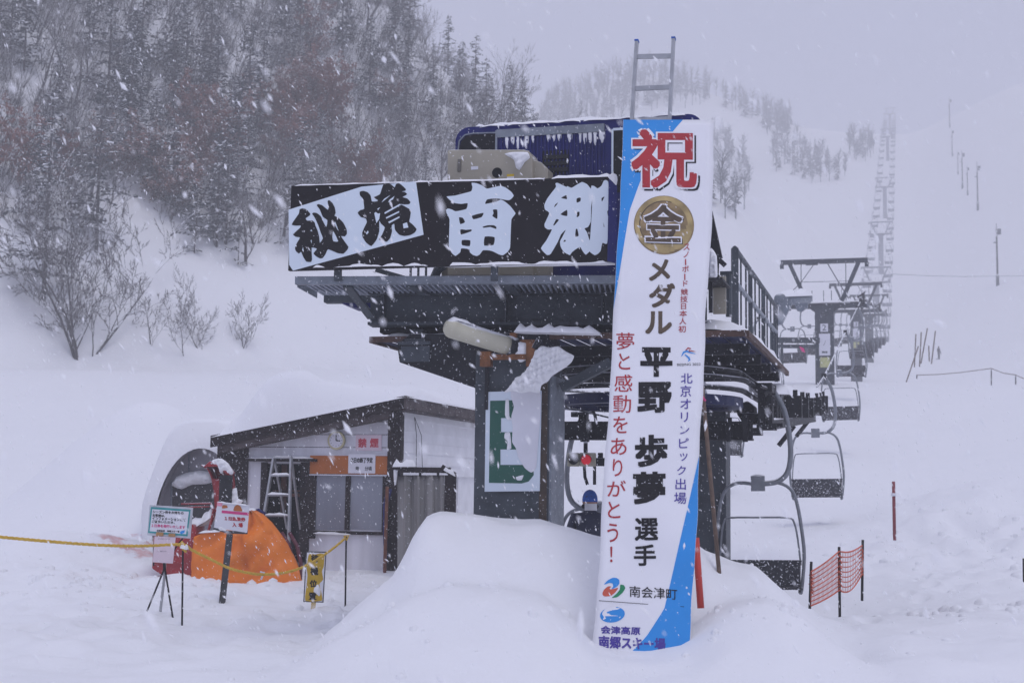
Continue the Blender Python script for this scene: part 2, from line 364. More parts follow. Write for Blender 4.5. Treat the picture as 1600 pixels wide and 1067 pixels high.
_mpx = [(380, 1060), (470, 1030), (520, 985), (560, 950), (615, 905), (632, 872), (648, 835), (665, 808), (690, 797), (740, 798), (800, 800), (845, 806), (880, 818), (930, 832), (1000, 842), (1085, 846), (1110, 866), (1150, 880), (1185, 886), (1210, 908), (1240, 933), (1275, 958), (1330, 985), (1400, 1010)]
_mX = np.array([P(x, y, YC)[0] for x, y in _mpx]); _mZ = np.array([P(x, y, YC)[2] for x, y in _mpx])
_npx = [(440, 1045), (500, 1012), (560, 972), (630, 935), (700, 915), (780, 910), (845, 926), (890, 962), (925, 1000), (960, 1012), (1010, 1013), (1060, 998), (1085, 982), (1120, 955), (1155, 938), (1200, 934), (1240, 950), (1290, 990), (1340, 1040)]
_nX = np.array([P(x, y, 13.1)[0] for x, y in _npx]); _nZ = np.array([P(x, y, 13.1)[2] for x, y in _npx])
def gz(X, Y):
    X = np.asarray(X, float); Y = np.asarray(Y, float)
    z = np.interp(Y, _ty, _tz)
    # rise beyond the lift line on the right
    z = z + np.minimum(16, .5*np.maximum(0, X-Xl(Y)-7))*ss(60, 190, Y)
    z = z + 1.0*ss(2, 11, X-Xl(Y))*ss(20, 30, Y)*ss(70, 40, Y)*.9
    # wooded hillside on the left
    toe = 66+.62*(X+18); crest = np.where(X > -5, 32.5-1.05*(X+5), 32.5-2.1*(X+5)); crest = np.minimum(crest, 105)
    lim = np.maximum(0, crest-z); q = .84*(Y-toe); k = 3.0
    q = np.where(q > 0, q, 0); h = np.minimum(q, lim); h = np.where(np.abs(q-lim) < k, h-(k-np.abs(q-lim))**2/(4*k), h); h = np.maximum(0, h)
    h = h*ss(230, 150, Y)*ss(26, 14, X)
    z = z + h + h/(h+6)*(2.2*V1(X/9., Y/9.)+.8*V2(X/3., Y/3.))
    # far ridges
    msk = ss(4, 18, Xl(Y)-X)
    z = z + msk*(17*np.exp(-((X-40)/33)**2-((Y-425)/50)**2)+15*np.exp(-((X-25)/11)**2-((Y-178)/20)**2)+10*np.exp(-((X-44)/11)**2-((Y-235)/22)**2))
    far = ss(35, 80, Y)
    z = z + far*(.9*V1(X/22., Y/22.)+.3*V2(X/7., Y/7.))*ss(0, 10, np.abs(X-Xl(Y))+3)
    # gentle undulation close by, lumpy where it was shovelled
    z = z + (1-far)*(.16*V1(X/2.6+7, Y/2.6)+.05*V2(X/.9, Y/.9))
    rough = np.exp(-((X+6.2)/2.2)**2-((Y-20.6)/1.8)**2)+1.7*np.exp(-((X-8.8)/2.8)**2-((Y-26)/5)**2)+.9*np.exp(-((X-5.)/1.2)**2-((Y-18.3)/1.2)**2)
    z = z + rough*(.20*V2(X/.55, Y/.55)+.10*V3(X/.22, Y/.22)+.10)
    z = z + ss(24, 20, Y)*ss(12, 15, Y)*ss(-1.2, -2.6, X)*(.12*V3(X/.32, Y/.32)+.10*V2(X/.7+3, Y/.5))   # trodden snow by the signs
    z = z + .9*np.exp(-((X-10.6)/2.6)**2-((Y-30.5)/3)**2)
    z = z + 2.75*np.exp(-((X+7.2)/2.4)**2-((Y-28.0)/2.0)**2) + .55*np.exp(-((X+7.6)/1.6)**2-((Y-23.6)/1.2)**2)   # piled against shelter and hut
    z = z - .75*np.exp(-((X-3.3)/1.9)**2-((Y-19.2)/2.2)**2)                                                      # loading trench
    z = z + .34*ss(2.5, 3.6, X)*ss(9.5, 13, Y)*ss(21, 16, Y)
    nr = ss(30, 22, Y)*(1-.5*ss(12.2, 11, Y))
    z = z + nr*(.035*V2(X/.5+.2*Y, Y/.42)+.022*V3(X/.24, Y/.2)+.05*V1(X/1.3+11, Y/.55+.4*X))
    # the big mound in front of the columns
    mz = np.interp(X, _mX, _mZ, left=-1, right=-1)
    fr = ss(YC-1.8, YC, Y); bk = ss(YC+2.4, YC+.3, Y)
    bell = np.where(Y < YC, fr, bk); mzz = z+(mz-z)*bell
    z = np.where((mz > z), np.maximum(z, mzz), z)
    z = z + ss(12, 13, Y)*ss(15.5, 14.5, Y)*(.045*V2(X/.6+5, Y/.5)+.03*V3(X/.28, Y/.24)+.09*V1(X/1.1, Y/.9))
    m2 = np.interp(X, _nX, _nZ, left=-1, right=-1); b2 = np.where(Y < 13.05, ss(11.3, 13.05, Y), ss(14.4, 13.15, Y)); q2 = z+(m2-z)*b2
    z = np.where(m2 > z, np.maximum(z, q2), z)
    for fx, fy, fa in FEET:
        m_ = (np.abs(X-fx) < .6) & (np.abs(Y-fy) < .6)
        if np.any(m_):
            dx = (X-fx)*math.cos(fa)+(Y-fy)*math.sin(fa); dy = -(X-fx)*math.sin(fa)+(Y-fy)*math.cos(fa); r2 = (dx/.10)**2+(dy/.17)**2
            z = z-.065*np.exp(-r2**1.5)+.03*np.exp(-((np.sqrt(r2)-1.5)/.4)**2)
    mn = ss(11, 12.3, Y)*ss(16.5, 15, Y)*ss(-4.2, -3, X)
    z = z + mn*(.06*V2(X/.62+5, Y/.5)+.035*V3(X/.26, Y/.24)+.10*V1(X/1.15, Y/.8))
    return z
def gzs(x, y): return float(gz(np.array([x]), np.array([y]))[0])
def axis(c0, c1, st, lo, hi, gr):
    a = list(np.arange(c0, c1, st)); s_ = st; x = c1
    while x < hi: a.append(x); s_ = min(s_*gr, 5.0); x += s_
    a.append(hi); s_ = st; x = c0-st; b = []
    while x > lo: b.append(x); s_ = min(s_*gr, 5.0); x -= s_
    b.append(lo); return np.array(b[::-1]+a)
gx = axis(-9.5, 8.5, .065, -230, 330, 1.05); gy = axis(11.2, 24, .065, -60, 560, 1.03)
GX, GY = np.meshgrid(gx, gy, indexing='ij'); GZ = gz(GX, GY)
me = bpy.data.meshes.new('snow_ground')
nx, ny = GX.shape; idx = np.arange(nx*ny).reshape(nx, ny)
F = np.stack([idx[:-1, :-1], idx[1:, :-1], idx[1:, 1:], idx[:-1, 1:]], -1).reshape(-1, 4)
me.from_pydata(np.stack([GX, GY, GZ], -1).reshape(-1, 3).tolist(), [], F.tolist()); me.polygons.foreach_set('use_smooth', [True]*len(F)); me.materials.append(M['snow'])
g_ = bpy.data.objects.new('snow_ground', me); COL.objects.link(g_); tag(g_, 'deep fresh snow covering the slope, hillside and banks', 'snow ground', kind='structure')

# broken clods and crumbs of snow on the shovelled banks
K = MB(); rc = random.Random(8)
for cx, cy, sx, sy, n_, smax in ((-6.0, 20.4, 1.5, 1.2, 150, .11), (5.4, 18.0, .9, .8, 110, .14), (9.0, 26.0, 2.0, 2.6, 150, .12), (2.2, 12.9, .7, .4, 50, .07), (-1.5, 12.7, .9, .5, 50, .06), (-3.0, 21.8, 1.0, .6, 60, .09), (6.5, 14.0, 2, 1.2, 60, .07)):
    for _ in range(n_):
        x = rc.gauss(cx, sx); y = rc.gauss(cy, sy); q = smax*(.25+.75*rc.random()**2); z = gzs(x, y); b = len(K.v); n1 = 7
        pts = [(x, y, z+q*.75)]+[(x+q*rc.uniform(.6, 1.1)*math.cos(6.283*j/n1), y+q*rc.uniform(.6, 1.1)*math.sin(6.283*j/n1), z+q*rc.uniform(.1, .4)) for j in range(n1)]+[(x+q*1.25*math.cos(6.283*j/n1), y+q*1.25*math.sin(6.283*j/n1), z-.15) for j in range(n1)]
        K.add(pts, [(0, 1+j, 1+(j+1) % n1) for j in range(n1)]+[(1+j, 1+n1+j, 1+n1+(j+1) % n1, 1+(j+1) % n1) for j in range(n1)])
tag(K.build('snow_clods', M['snow'], None, True), 'broken clods of snow scattered over the shovelled banks', 'snow clods', kind='stuff')

# ------------------------------------------------------------------ the falling-snow air
top = max(GZ.max(), 70)+6; bot = GZ.min()-1
hb = MB(); FR0 = Frame(0, 0, 0); hb.box(FR0, -231, 331, -61, 561, bot, top)
hm = bpy.data.materials.new('snow_haze'); hm.use_nodes = True; hm.node_tree.nodes.clear()
ho = hm.node_tree.nodes.new('ShaderNodeOutputMaterial'); pv = hm.node_tree.nodes.new('ShaderNodeVolumePrincipled')
pv.inputs['Color'].default_value = (.965, .965, .985, 1); pv.inputs['Density'].default_value = HAZE; pv.inputs['Anisotropy'].default_value = .0
hm.node_tree.links.new(pv.outputs[0], ho.inputs['Volume'])
tag(hb.build('haze', hm), 'pale grey snow haze filling the air', 'haze', kind='stuff')

def flakes(n=46000):
    r = np.random.default_rng(5); V = []; Fc = []
    Y = 4.5+r.random(n)**.75*32; X = (r.random(n)-.5)*2*(2+Y*.48); X += .07*Y; Z = -0.5+r.random(n)*(2.5+Y*.50)
    nn = 260; Y[:nn] = 2.2+2.3*r.random(nn); X[:nn] = (r.random(nn)-.5)*Y[:nn]*.85; Z[:nn] = 1.2+r.random(nn)*Y[:nn]*.55
    keep = Z > gz(X, Y)+.05; X, Y, Z = X[keep], Y[keep], Z[keep]; n = len(X)
    s_ = .0024+.0042*r.random(n)**3.5; s_ *= np.where(r.random(n) < .03, 1.8, 1); el = 1.8+3.2*r.random(n)
    base = np.array([(1, 0, 0), (-1, 0, 0), (0, 1, 0), (0, -1, 0), (0, 0, 1), (0, 0, -1.)]); tri = np.array([(0, 2, 4), (2, 1, 4), (1, 3, 4), (3, 0, 4), (2, 0, 5), (1, 2, 5), (3, 1, 5), (0, 3, 5)])
    jit = .7+.6*r.random((n, 6, 1)); p = base[None]*jit*s_[:, None, None]; p[:, :, 2] *= el[:, None]
    a = np.radians(28+r.normal(0, 14, n)); c, q = np.cos(a)[:, None], np.sin(a)[:, None]       # flakes tumble, wind from the left
    x = p[:, :, 0]*c-p[:, :, 2]*q; z = p[:, :, 0]*q+p[:, :, 2]*c
    p = np.stack([x+X[:, None], p[:, :, 1]+Y[:, None], z+Z[:, None]], -1)
    T = (tri[None]+6*np.arange(n)[:, None, None]).reshape(-1, 3)
    m_ = bpy.data.meshes.new('snowflakes'); m_.from_pydata(p.reshape(-1, 3).tolist(), [], T.tolist())
    fm = mat('snowflake_white', (.9, .9, .92), .9, var=.02); m_.materials.append(fm)
    o = bpy.data.objects.new('snowflakes', m_); COL.objects.link(o); tag(o, 'white snowflakes driving through the air', 'snowflakes', kind='stuff')
flakes()

# ------------------------------------------------------------------ trees
def bare_tree(seed, H=8.0, rk=.0135, spread=1.0, lean=.0, levels=5, first=.25, leaves=0, stems=1, dens=1.0, rmin=.008):
    r = random.Random(seed); tr = MB(); br = MB(); lf = MB()
    def limb(p, d, L, rad, lev):
        k = 4 if lev < 2 else 3; pts = [p]; rs = [rad]; d = d.copy(); segs = []
        for i in range(k):
            d = (d+Vector((r.gauss(0, .13), r.gauss(0, .13), r.gauss(.05, .09)))).normalized(); p = p+d*(L/k); pts.append(p); rs.append(rad*(1-.62*(i+1)/k)); segs.append((p.copy(), d.copy(), rs[-1]))
        (tr if lev == 0 else br).tube(pts, rs, 6 if lev == 0 else (4 if lev < 3 else 3), cap=(lev < 2))
        if lev >= levels:
            if leaves:
                for _ in range(leaves):
                    c = pts[r.randrange(1, k+1)]+Vector((r.gauss(0, .12), r.gauss(0, .12), r.gauss(0, .1))); s_ = r.uniform(.05, .11); a = Vector((r.gauss(0, 1), r.gauss(0, 1), r.gauss(0, 1))).normalized(); b = a.orthogonal()
                    lf.add([c-a*s_, c+b*s_*.6, c+a*s_, c-b*s_*.6], [(0, 1, 2, 3)])
            return
        nb = max(2, int(r.choice([3, 4, 4, 5])*dens)) if lev == 0 else r.choice([2, 3, 3])
        if lev == 0: nb += 3
        for j in range(nb):
            t = (first+(1-first)*(j+r.random())/nb) if lev == 0 else .3+.7*(j+r.random())/nb
            i = min(k-1, int(t*k)); fp, fd, fr = segs[i]; p0 = pts[i]+(pts[i+1]-pts[i])*(t*k-i)
            an = r.uniform(0, 6.283); side = fd.orthogonal().normalized(); side.rotate(__import__('mathutils').Quaternion(fd, an))
            nd = (fd*r.uniform(.55, .95)+side*r.uniform(.5, .95)*spread+Vector((0, 0, .22))).normalized()
            limb(p0, nd, L*r.uniform(.48, .72)*(.8 if lev else .75), max(fr*.62, rmin), lev+1)
        limb(pts[-1], d, L*.55, max(rs[-1]*.9, rmin), lev+1)
    for s_ in range(stems):
        a = r.uniform(0, 6.28); o = .0 if stems == 1 else .12
        limb(Vector((o*math.cos(a), o*math.sin(a), -.4)), Vector((lean+(.35*math.cos(a) if stems > 1 else 0), (.35*math.sin(a) if stems > 1 else 0), 1)).normalized(), H*.5, H*rk/(1 if stems == 1 else 1.5), 0)
    return tr, br, lf
def conifer(seed, H=10., R=2.0, top=.12, gap=.5, base=.12, ragged=.35, n=5):
    r = random.Random(seed); tr = MB(); cr = MB()
    tr.tube([(0, 0, -.4), (r.gauss(0, .04), 0, H*.5), (0, r.gauss(0, .05), H)], [H*.011, H*.007, .012], 6)
    z = H*base
    while z < H*.985:
        f = (z-H*base)/(H*(1-base)); Rr = R*((1-f)**.8)*(.55+.45*min(1, f*5+.45))+.1
        for j in range(r.choice([n-1, n, n, n+1]) if f < .9 else 3):
            if r.random() < .1: continue
            an = r.uniform(0, 6.283); L = Rr*r.uniform(1-ragged*1.4, 1+ragged*.4); dirv = Vector((math.cos(an), math.sin(an), 0)); sd = Vector((-math.sin(an), math.cos(an), 0)); p0 = Vector((0, 0, z+r.uniform(-.15, .15)))
            rise = r.uniform(.05, .35); nsp = max(3, int(L*4.2))
            cr.tube([p0, p0+dirv*L*.6+Vector((0, 0, L*rise*.4)), p0+dirv*L+Vector((0, 0, L*(rise*.3-.12)))], [.02, .012, .006], 3, cap=False)
            for i in range(nsp):
                t = (i+.7)/nsp; c = p0+dirv*L*t+Vector((0, 0, L*(rise*.55*math.sin(t*2.6)-.12*t*t)))
                for q in (-1, 1, 0):
                    if r.random() < .15: continue
                    wl = (.20+.38*L*.28*(1.15-t))*r.uniform(.7, 1.25); e = c+dirv*wl*r.uniform(.5, .9)+sd*q*wl*r.uniform(.5, 1)+Vector((0, 0, r.uniform(-.16, .06)))
                    ww = wl*r.uniform(.22, .36); nn = (e-c).cross(Vector((r.gauss(0, .5), r.gauss(0, .5), 1))).normalized()*ww
                    mid = (c+e)/2; cr.add([c, mid+nn, e, mid-nn], [(0, 1, 2, 3)])
        z += gap*r.uniform(.75, 1.25)*(1-.45*f)
    return tr, cr
def tree_obj(name, label, cat, group, parts):
    t = thing(name, label, cat, (0, 0, 0), 0, group)
    for nm, mb, m_ in parts:
        if mb.v: mb.build(nm, m_, t, fix=False)
    return t
used = {}
def plant(proto, x, y, s_, rz, label=None, z=None, tilt=0):
    if proto.name not in used: o = proto; used[proto.name] = 1
    else: o = copy_tree(proto)
    o.location = (x, y, gzs(x, y)-.05 if z is None else z); o.rotation_euler = (0, tilt, rz); o.scale = (s_,)*3
    if label: o['label'] = label
    return o
BG = 'leafless trees on the wooded hillside'; BL = 'leafless grey-brown tree among many on the snowy wooded hillside'
CG = 'firs on the wooded hillside'; CL = 'snow-dusted dark fir among the bare trees on the wooded hillside'
RG = 'russet-leaved trees on the wooded hillside'; RL = 'tree still holding dry russet leaves on the snowy wooded hillside'
bares = [tree_obj('bare_tree', BL, 'tree', BG, [('trunk', a, M['bark']), ('branches', b, M['twig'])]) for a, b, _ in
         [bare_tree(21, 10, spread=.9, lean=.12, first=.12, dens=1.3), bare_tree(22, 8.5, spread=1.15, lean=.2, first=.1, dens=1.3), bare_tree(23, 10, spread=.7, lean=.1, first=.2, dens=1.3), bare_tree(24, 8, spread=1.0, lean=.2, stems=3, levels=4, first=.1), bare_tree(25, 9, spread=.95, lean=.05, first=.1, dens=1.4), bare_tree(26, 7, spread=1.1, lean=.15, stems=4, levels=4, first=.08)]]
firs = [tree_obj('fir_tree', CL, 'tree', CG, [('trunk', a, M['bark']), ('crown', b, M['needle'])]) for a, b in
        [conifer(31, 10, 2.7, base=.06), conifer(32, 8.5, 2.5, gap=.55, base=.05), conifer(33, 11, 3.0, ragged=.5, gap=.6, base=.06), conifer(34, 7, 2.1, gap=.45, base=.04)]]
reds = [tree_obj('russet_tree', RL, 'tree', RG, [('trunk', a, M['bark']), ('branches', b, M['twig']), ('leaves', c, M['russet'])]) for a, b, c in
        [bare_tree(41, 7, spread=1.1, lean=.1, levels=4, leaves=9, first=.1), bare_tree(42, 6, spread=1.2, lean=.15, levels=4, leaves=8, stems=3, first=.08)]]
SHG = 'leafless shrubs on the wooded hillside'; SHL = 'low leafless shrub between the trees on the snowy wooded hillside'
shrubs = [tree_obj('leafless_shrub', SHL, 'shrub', SHG, [('branches', MB2, M['twig'])]) for MB2 in
          [(lambda t: (t[0].v and t[1].add(t[0].v, t[0].f), t[1])[1])(bare_tree(45+k, 3.6, spread=1.1, lean=.25, levels=3, stems=6, first=.05)) for k in range(3)]]
def cast(px, py, y0=40, y1=420):
    """where the line of sight through a pixel meets the snow"""
    d = ray(px, py); ys = np.arange(y0, y1, .25); t = ys/d[1]; x = d[0]*t; z = CAMZ+d[2]*t; g = gz(x, ys)
    k = np.argmax(g >= z) if (g >= z).any() else None
    return (x[k], ys[k]) if k is not None else None
rr = random.Random(77); spots = []
nb = nc = nr = nsh = 0
def woodline(px):
    return 318+.10*px+34*math.sin(px*.021) if px < 420 else 360-.16*(px-420)
for i in range(9000):
    px = rr.uniform(-60, 930); py = rr.uniform(-120, 480)
    lim = woodline(px)+rr.gauss(0, 22)
    if py > lim: continue
    c = cast(px, py, 60, 260)
    if c is None: continue
    if any((c[0]-a)**2+(c[1]-b)**2 < (1.15)**2 for a, b in spots): continue
    k = rr.random()+(.18 if px > 690 else 0)+(.10 if py > lim-50 else 0)
    redz = math.exp(-((px-470)/90)**2-((py-240)/90)**2)+.8*math.exp(-((px-290)/70)**2-((py-290)/60)**2)+.7*math.exp(-((px-30)/50)**2-((py-330)/60)**2)
    gap = math.exp(-((px-640)/60)**2-((py-130)/90)**2)
    if rr.random() < .75*gap or (py > lim-110 and rr.random() < .45): continue
    spots.append(c)
    if rr.random() < .6*redz and nr < 90:
        plant(reds[nr % 2], c[0], c[1], rr.uniform(.5, .95), rr.uniform(0, 6.28)); nr += 1
    elif k > .78 and nc < 180:
        plant(firs[rr.randrange(4) if nc > 3 else nc], c[0], c[1], rr.uniform(.5, .95)*(.62 if px > 650 else .9), rr.uniform(0, 6.28)); nc += 1
    elif k > .45 and nb < 260:
        plant(bares[nb % 6], c[0], c[1], rr.uniform(.45, .85), rr.uniform(-.7, .7) if rr.random() < .7 else rr.uniform(0, 6.28), tilt=rr.gauss(.06, .08)); nb += 1
    elif nsh < 220:
        plant(shrubs[nsh % 3], c[0], c[1], rr.uniform(.5, 1.1), rr.uniform(0, 6.28)); nsh += 1
# twiggy undergrowth filling the wood, too fine to count
K = MB(); k_ = 0
while k_ < 5000:
    px = rr.uniform(-60, 930); py = rr.uniform(-120, 480); lim = woodline(px)+rr.gauss(0, 12)
    if py > lim-5: k_ += .2; continue
    c = cast(px, py, 60, 230)
    if c is None: k_ += .2; continue
    x, y = c[0]+rr.gauss(0, .8), c[1]+rr.gauss(0, .8); z = gzs(x, y); n_ = rr.choice([3, 4, 5])
    for q in range(n_):
        L = rr.uniform(.7, 2.2); d = Vector((rr.gauss(.35, .35), rr.gauss(0, .35), 1)).normalized(); p = Vector((x, y, z-.1)); e = p+d*L; f_ = e+Vector((rr.gauss(.1, .2), rr.gauss(0, .2), .3))*L*.5
        K.tube([p, e, f_], [.02, .014, .006], 3, cap=False)
        m_ = p+d*L*.6; K.tube([m_, m_+Vector((rr.gauss(.1, .4), rr.gauss(0, .4), .5))*L*.5], [.011, .005], 3, cap=False)
    k_ += n_
tag(K.build('undergrowth', M['twig'], None, fix=False), 'fine leafless twigs filling the space between the hillside trees', 'undergrowth', kind='stuff')
# skyline trees along the spur's edge
for px, py, s_ in [(700, 20, .9), (722, 60, .8), (742, 88, 1.0), (768, 105, .75), (800, 128, .95), (818, 175, 1.05), (848, 178, .8), (880, 196, .7), (905, 215, .6)]:
    x, y, _z = P(px, py+95*s_, 105+.03*(px-700)); plant(firs[2 if s_ > .9 else 0], x, y, s_*.6, px)
# the near trees on the open snow
def lone(name, label, cat, parts, px, py, D, rz=0, s_=1.):
    t = tree_obj(name, label, cat, None, parts); p = P(px, py, D); t.location = (p[0], p[1], gzs(p[0], p[1])-.05); t.rotation_euler = (0, 0, rz); t.scale = (s_,)*3; return t
def onsnow(px, py): 
    c = cast(px, py, 30, 300); return c if c else (P(px, py, 70)[0], 70)
def lone2(name, label, cat, parts, px, py, rz=0, s_=1.):
    t = tree_obj(name, label, cat, None, parts); x, y = onsnow(px, py); t.location = (x, y, gzs(x, y)-.05); t.rotation_euler = (0, 0, rz); t.scale = (s_,)*3; return t
a, b, _ = bare_tree(52, 10, spread=1.1, lean=.1, first=.06, dens=1.6, levels=5, stems=4, rk=.011, rmin=.014); lone2('bare_tree', 'large forked leafless tree standing alone on the open snow below the firs', 'tree', [('trunk', a, M['bark']), ('branches', b, M['twig'])], 128, 572, 1.0, 1.1)
for i, (px, py, h, lab, st) in enumerate([(235, 545, 3.3, 'slim leafless sapling nearest the big forked tree', 1), (290, 553, 4.2, 'tallest leafless sapling in the row on the open snow', 2), (320, 556, 3.2, 'leafless sapling leaning right, third in the row on the open snow', 1), (374, 543, 2.9, 'low spreading leafless sapling at the end of the row', 2)]):
    a, b, c = bare_tree(60+i, h*1.15, spread=.95, lean=.3 if i > 1 else .08, levels=4, first=.06, stems=st, leaves=0, dens=1.2, rk=.0085, rmin=.010); lone2('sapling', lab, 'sapling', [('trunk', a, M['bark']), ('branches', b, M['twig']), ('leaves', c, M['russet'])], px, py, i*1.3, 1)
for i, (px, py, h, R, lab) in enumerate([(68, 470, 10.5, 2.6, 'tall sparse fir beside the big forked leafless tree'), (150, 400, 9.0, 2.6, 'broad fir with drooping tiers above the big forked tree'), (268, 345, 6.0, 1.6, 'fir with bare lower trunk at the foot of the wood'), (303, 398, 3.8, 1.2, 'small young fir alone on the snow below the wood'), (338, 388, 6.6, 1.5, 'slender fir beside the small young fir'), (372, 418, 2.6, 1.0, 'smallest fir, lowest on the snow slope')]):
    a, b = conifer(80+i, h, R, gap=.62, ragged=.5, base=.12 if i in (0, 2) else .05, n=5); lone2('fir_tree', lab, 'tree', [('trunk', a, M['bark']), ('crown', b, M['needle'])], px, py, i, 1)

# far woods that read as one mass
def woods(name, pts, label):
    r = random.Random(5); mb = MB()
    for x, y, h in pts:
        z0 = gzs(x, y); R = h*r.uniform(.16, .24)
        if r.random() < .40:
            for k in range(16):
                f = k/15; zz = z0+h*(.12+.86*f)
                for j in range(5):
                    an = r.uniform(0, 6.28); L = R*(1-f)**.8*r.uniform(.6, 1.3)+.12; e = Vector((x+math.cos(an)*L, y+math.sin(an)*L, zz-L*.18)); q = Vector((-math.sin(an), math.cos(an), 0))*L*.32
                    c = Vector((x, y, zz+.1)); mid = (c*.5+e*.5); mb.add([c, mid+q, e, mid-q], [(0, 1, 2, 3)])
            mb.tube([(x, y, z0-.5), (x, y, z0+h)], [h*.018, .03], 4, cap=False)
        else:
            mb.tube([(x, y, z0-.5), (x, y, z0+h*.8)], [h*.016, .05], 4, cap=False)
            for k in range(34):
                t = r.uniform(.25, .8); p0 = Vector((x, y, z0+h*t)); an = r.uniform(0, 6.28); e = p0+Vector((math.cos(an)*h*.22*r.random(), math.sin(an)*h*.22*r.random(), h*r.uniform(.1, .28))); mb.bar(p0, e, .07, .07)
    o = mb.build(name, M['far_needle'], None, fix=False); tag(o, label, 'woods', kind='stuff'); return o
def scatter(regs, n, seed, dmin=2.2, hh=(7, 12)):
    r = random.Random(seed); out = []
    for _ in range(n*12):
        if len(out) >= n: break
        cx, cy, rx, ry = r.choice(regs); px = cx+r.uniform(-1, 1)*rx; py = cy+r.uniform(-1, 1)*ry
        if ((px-cx)/rx)**2+((py-cy)/ry)**2 > 1: continue
        c = cast(px, py, 110, 520)
        if c is None or any((c[0]-a)**2+(c[1]-b)**2 < dmin**2 for a, b, _ in out): continue
        out.append((c[0], c[1], r.uniform(*hh)))
    return out
woods('far_woods', scatter([(930, 140, 70, 70), (1010, 125, 60, 50), (1070, 125, 60, 45), (1180, 150, 55, 35), (900, 190, 60, 40), (1215, 190, 22, 30)], 420, 3, 2.6, (5, 9)), 'faint wood on the far ridge behind the ladder, fading into the snowfall')
woods('spur_woods', scatter([(1140, 290, 35, 60), (1120, 250, 25, 45)], 60, 4, 1.6, (4, 7)), 'hazy thicket on the spur just right of the banner')
woods('gully_woods', scatter([(1240, 250, 45, 26), (1285, 268, 38, 22), (1345, 236, 22, 18)], 90, 6, 2.0, (3.5, 6.5)), 'faintest trees in the gully left of the distant chairlift')

# height of the haul rope along the line
ZT = (np.array([0, 15, 20, 26, 30, 41, 59, 98, 135, 172, 215, 275, 350, 440, 560]), np.array([2.9, 2.9, 3.05, 3.45, 4.0, 6.2, 9.75, 14.5, 18.8, 27.5, 41.5, 62, 91.5, 122, 126.]))
_zy = np.arange(0, 600, 1.0); _zz = np.interp(_zy, *ZT); _k = np.hanning(9); _k /= _k.sum(); _zz = np.convolve(np.pad(_zz, 4, mode='edge'), _k, mode='valid')

# ------------------------------------------------------------------ lift station
st = thing('lift_station', 'grey steel chairlift station on thick box columns, blue canopy under its deck', 'lift station', S.W(0, .6, 0), -ALPHA)
def hz(px, py, d): return S.hit(px, py, d)
# front column (box section with rusty edge angle) and its foot in the mound
c = MB(); d0 = .62
aL, zt = hz(743, 560, d0); aR, _ = hz(858, 560, d0); zb = -.4
c.box(S, aL, aR, d0, d0+.62, zb, zt+.05); c.build('column', M['steel'], st, bev=.012)
e = MB(); a1, _ = hz(843, 700, d0-.02); e.box(S, a1, aR-.01, d0-.022, d0-.002, zb, 2.95)
e.build('edge_strip', mat('rusty_strip', (.055, .038, .026), .8, 0, .4, 8, dust=.2), st)
e = MB(); e.box(S, aR+.003, aR+.03, d0+.02, d0+.62, zb, 2.9); e.build('side_plate', M['steel_light'], st)
# rear column behind the banner
c = MB(); a0, z1 = hz(1078, 642, 5.0); a1, _ = hz(1134, 642, 5.0); c.box(S, a0, a1, 5.0, 5.5, -.6, z1); c.build('column', M['steel'], st, bev=.01)
c = MB(); a2, z2 = hz(1150, 636, 4.95); c.box(S, a0-.25, a2+.02, 4.95, 5.5, z1, z1+.12); c.build('column_cap', M['steel_dark'], st)
sc_ = MB(); snowstrip(sc_, S.W(a0-.25, 5.1, z1+.12), S.W(a2, 5.1, z1+.12), .5, .07, 10, 3); sc_.build('snow_cap', M['snow'], st, True)
# cantilever head left of the column: tapered web
c = MB(); c.ppoly(S, [(620, 538), (624, 566), (742, 606), (742, 640), (858, 640), (858, 520), (640, 522)], .66, .5); c.build('cantilever', M['steel_dark'], st, bev=.008)
c = MB(); c.pbox(S, 626, 541, 671, 565, .64, .02); c.pbox(S, 632, 530, 664, 534, .64, .3); c.pbox(S, 640, 515, 660, 531, .8, .2); c.pbox(S, 622, 534, 672, 538, .62, .4); c.build('bearing_block', M['steel'], st, bev=.004)
# right-hand knee brace
c = MB(); c.bar(S.W(*(lambda q: (q[0], .9, q[1]))(hz(878, 606, .9))), S.W(*(lambda q: (q[0], .9, q[1]))(hz(955, 566, .9))), .12, .10); c.build('knee_brace', M['steel'], st)
# main girder: I-section
S2 = Frame(0, 14.6, 6.0)
def hz2(px, py, d): return S2.hit(px, py, d)
g = MB(); a0, zt = hz2(578, 458, .95); a1 = hz2(1105, 506, .95)[0]; zb = hz2(760, 506, .95)[1]; zt = hz2(760, 459, .95)[1]
g.box(S2, a0, a1, 1.0, 1.03, zb, zt); g.box(S2, a0, a1, .86, 1.15, zb-.02, zb+.012); g.box(S2, a0, a1, .86, 1.15, zt-.012, zt+.02)
for x in (600, 790, 940): ax = hz2(x, 480, .95)[0]; g.box(S2, ax, ax+.012, .88, 1.0, zb+.012, zt-.012)
for x in range(590, 950, 24):
    for y in (464, 500): bx_, bz_ = hz2(x, y, .99); g.disc(S2.W(bx_, .985, bz_), S2.v*.011, np.array([0, 0, .011]), 6, S2.u*.016)
g.build('girder', M['steel'], st)
g = MB(); a0 = hz2(592, 507, 1.1)[0]; a1 = hz2(1100, 517, 1.1)[0]; zt = hz2(760, 508, 1.1)[1]; zb = hz2(760, 519, 1.1)[1]; g.box(S2, a0, a1, 1.16, 1.4, zb, zt); g.build('lower_beam', M['steel_dark'], st)
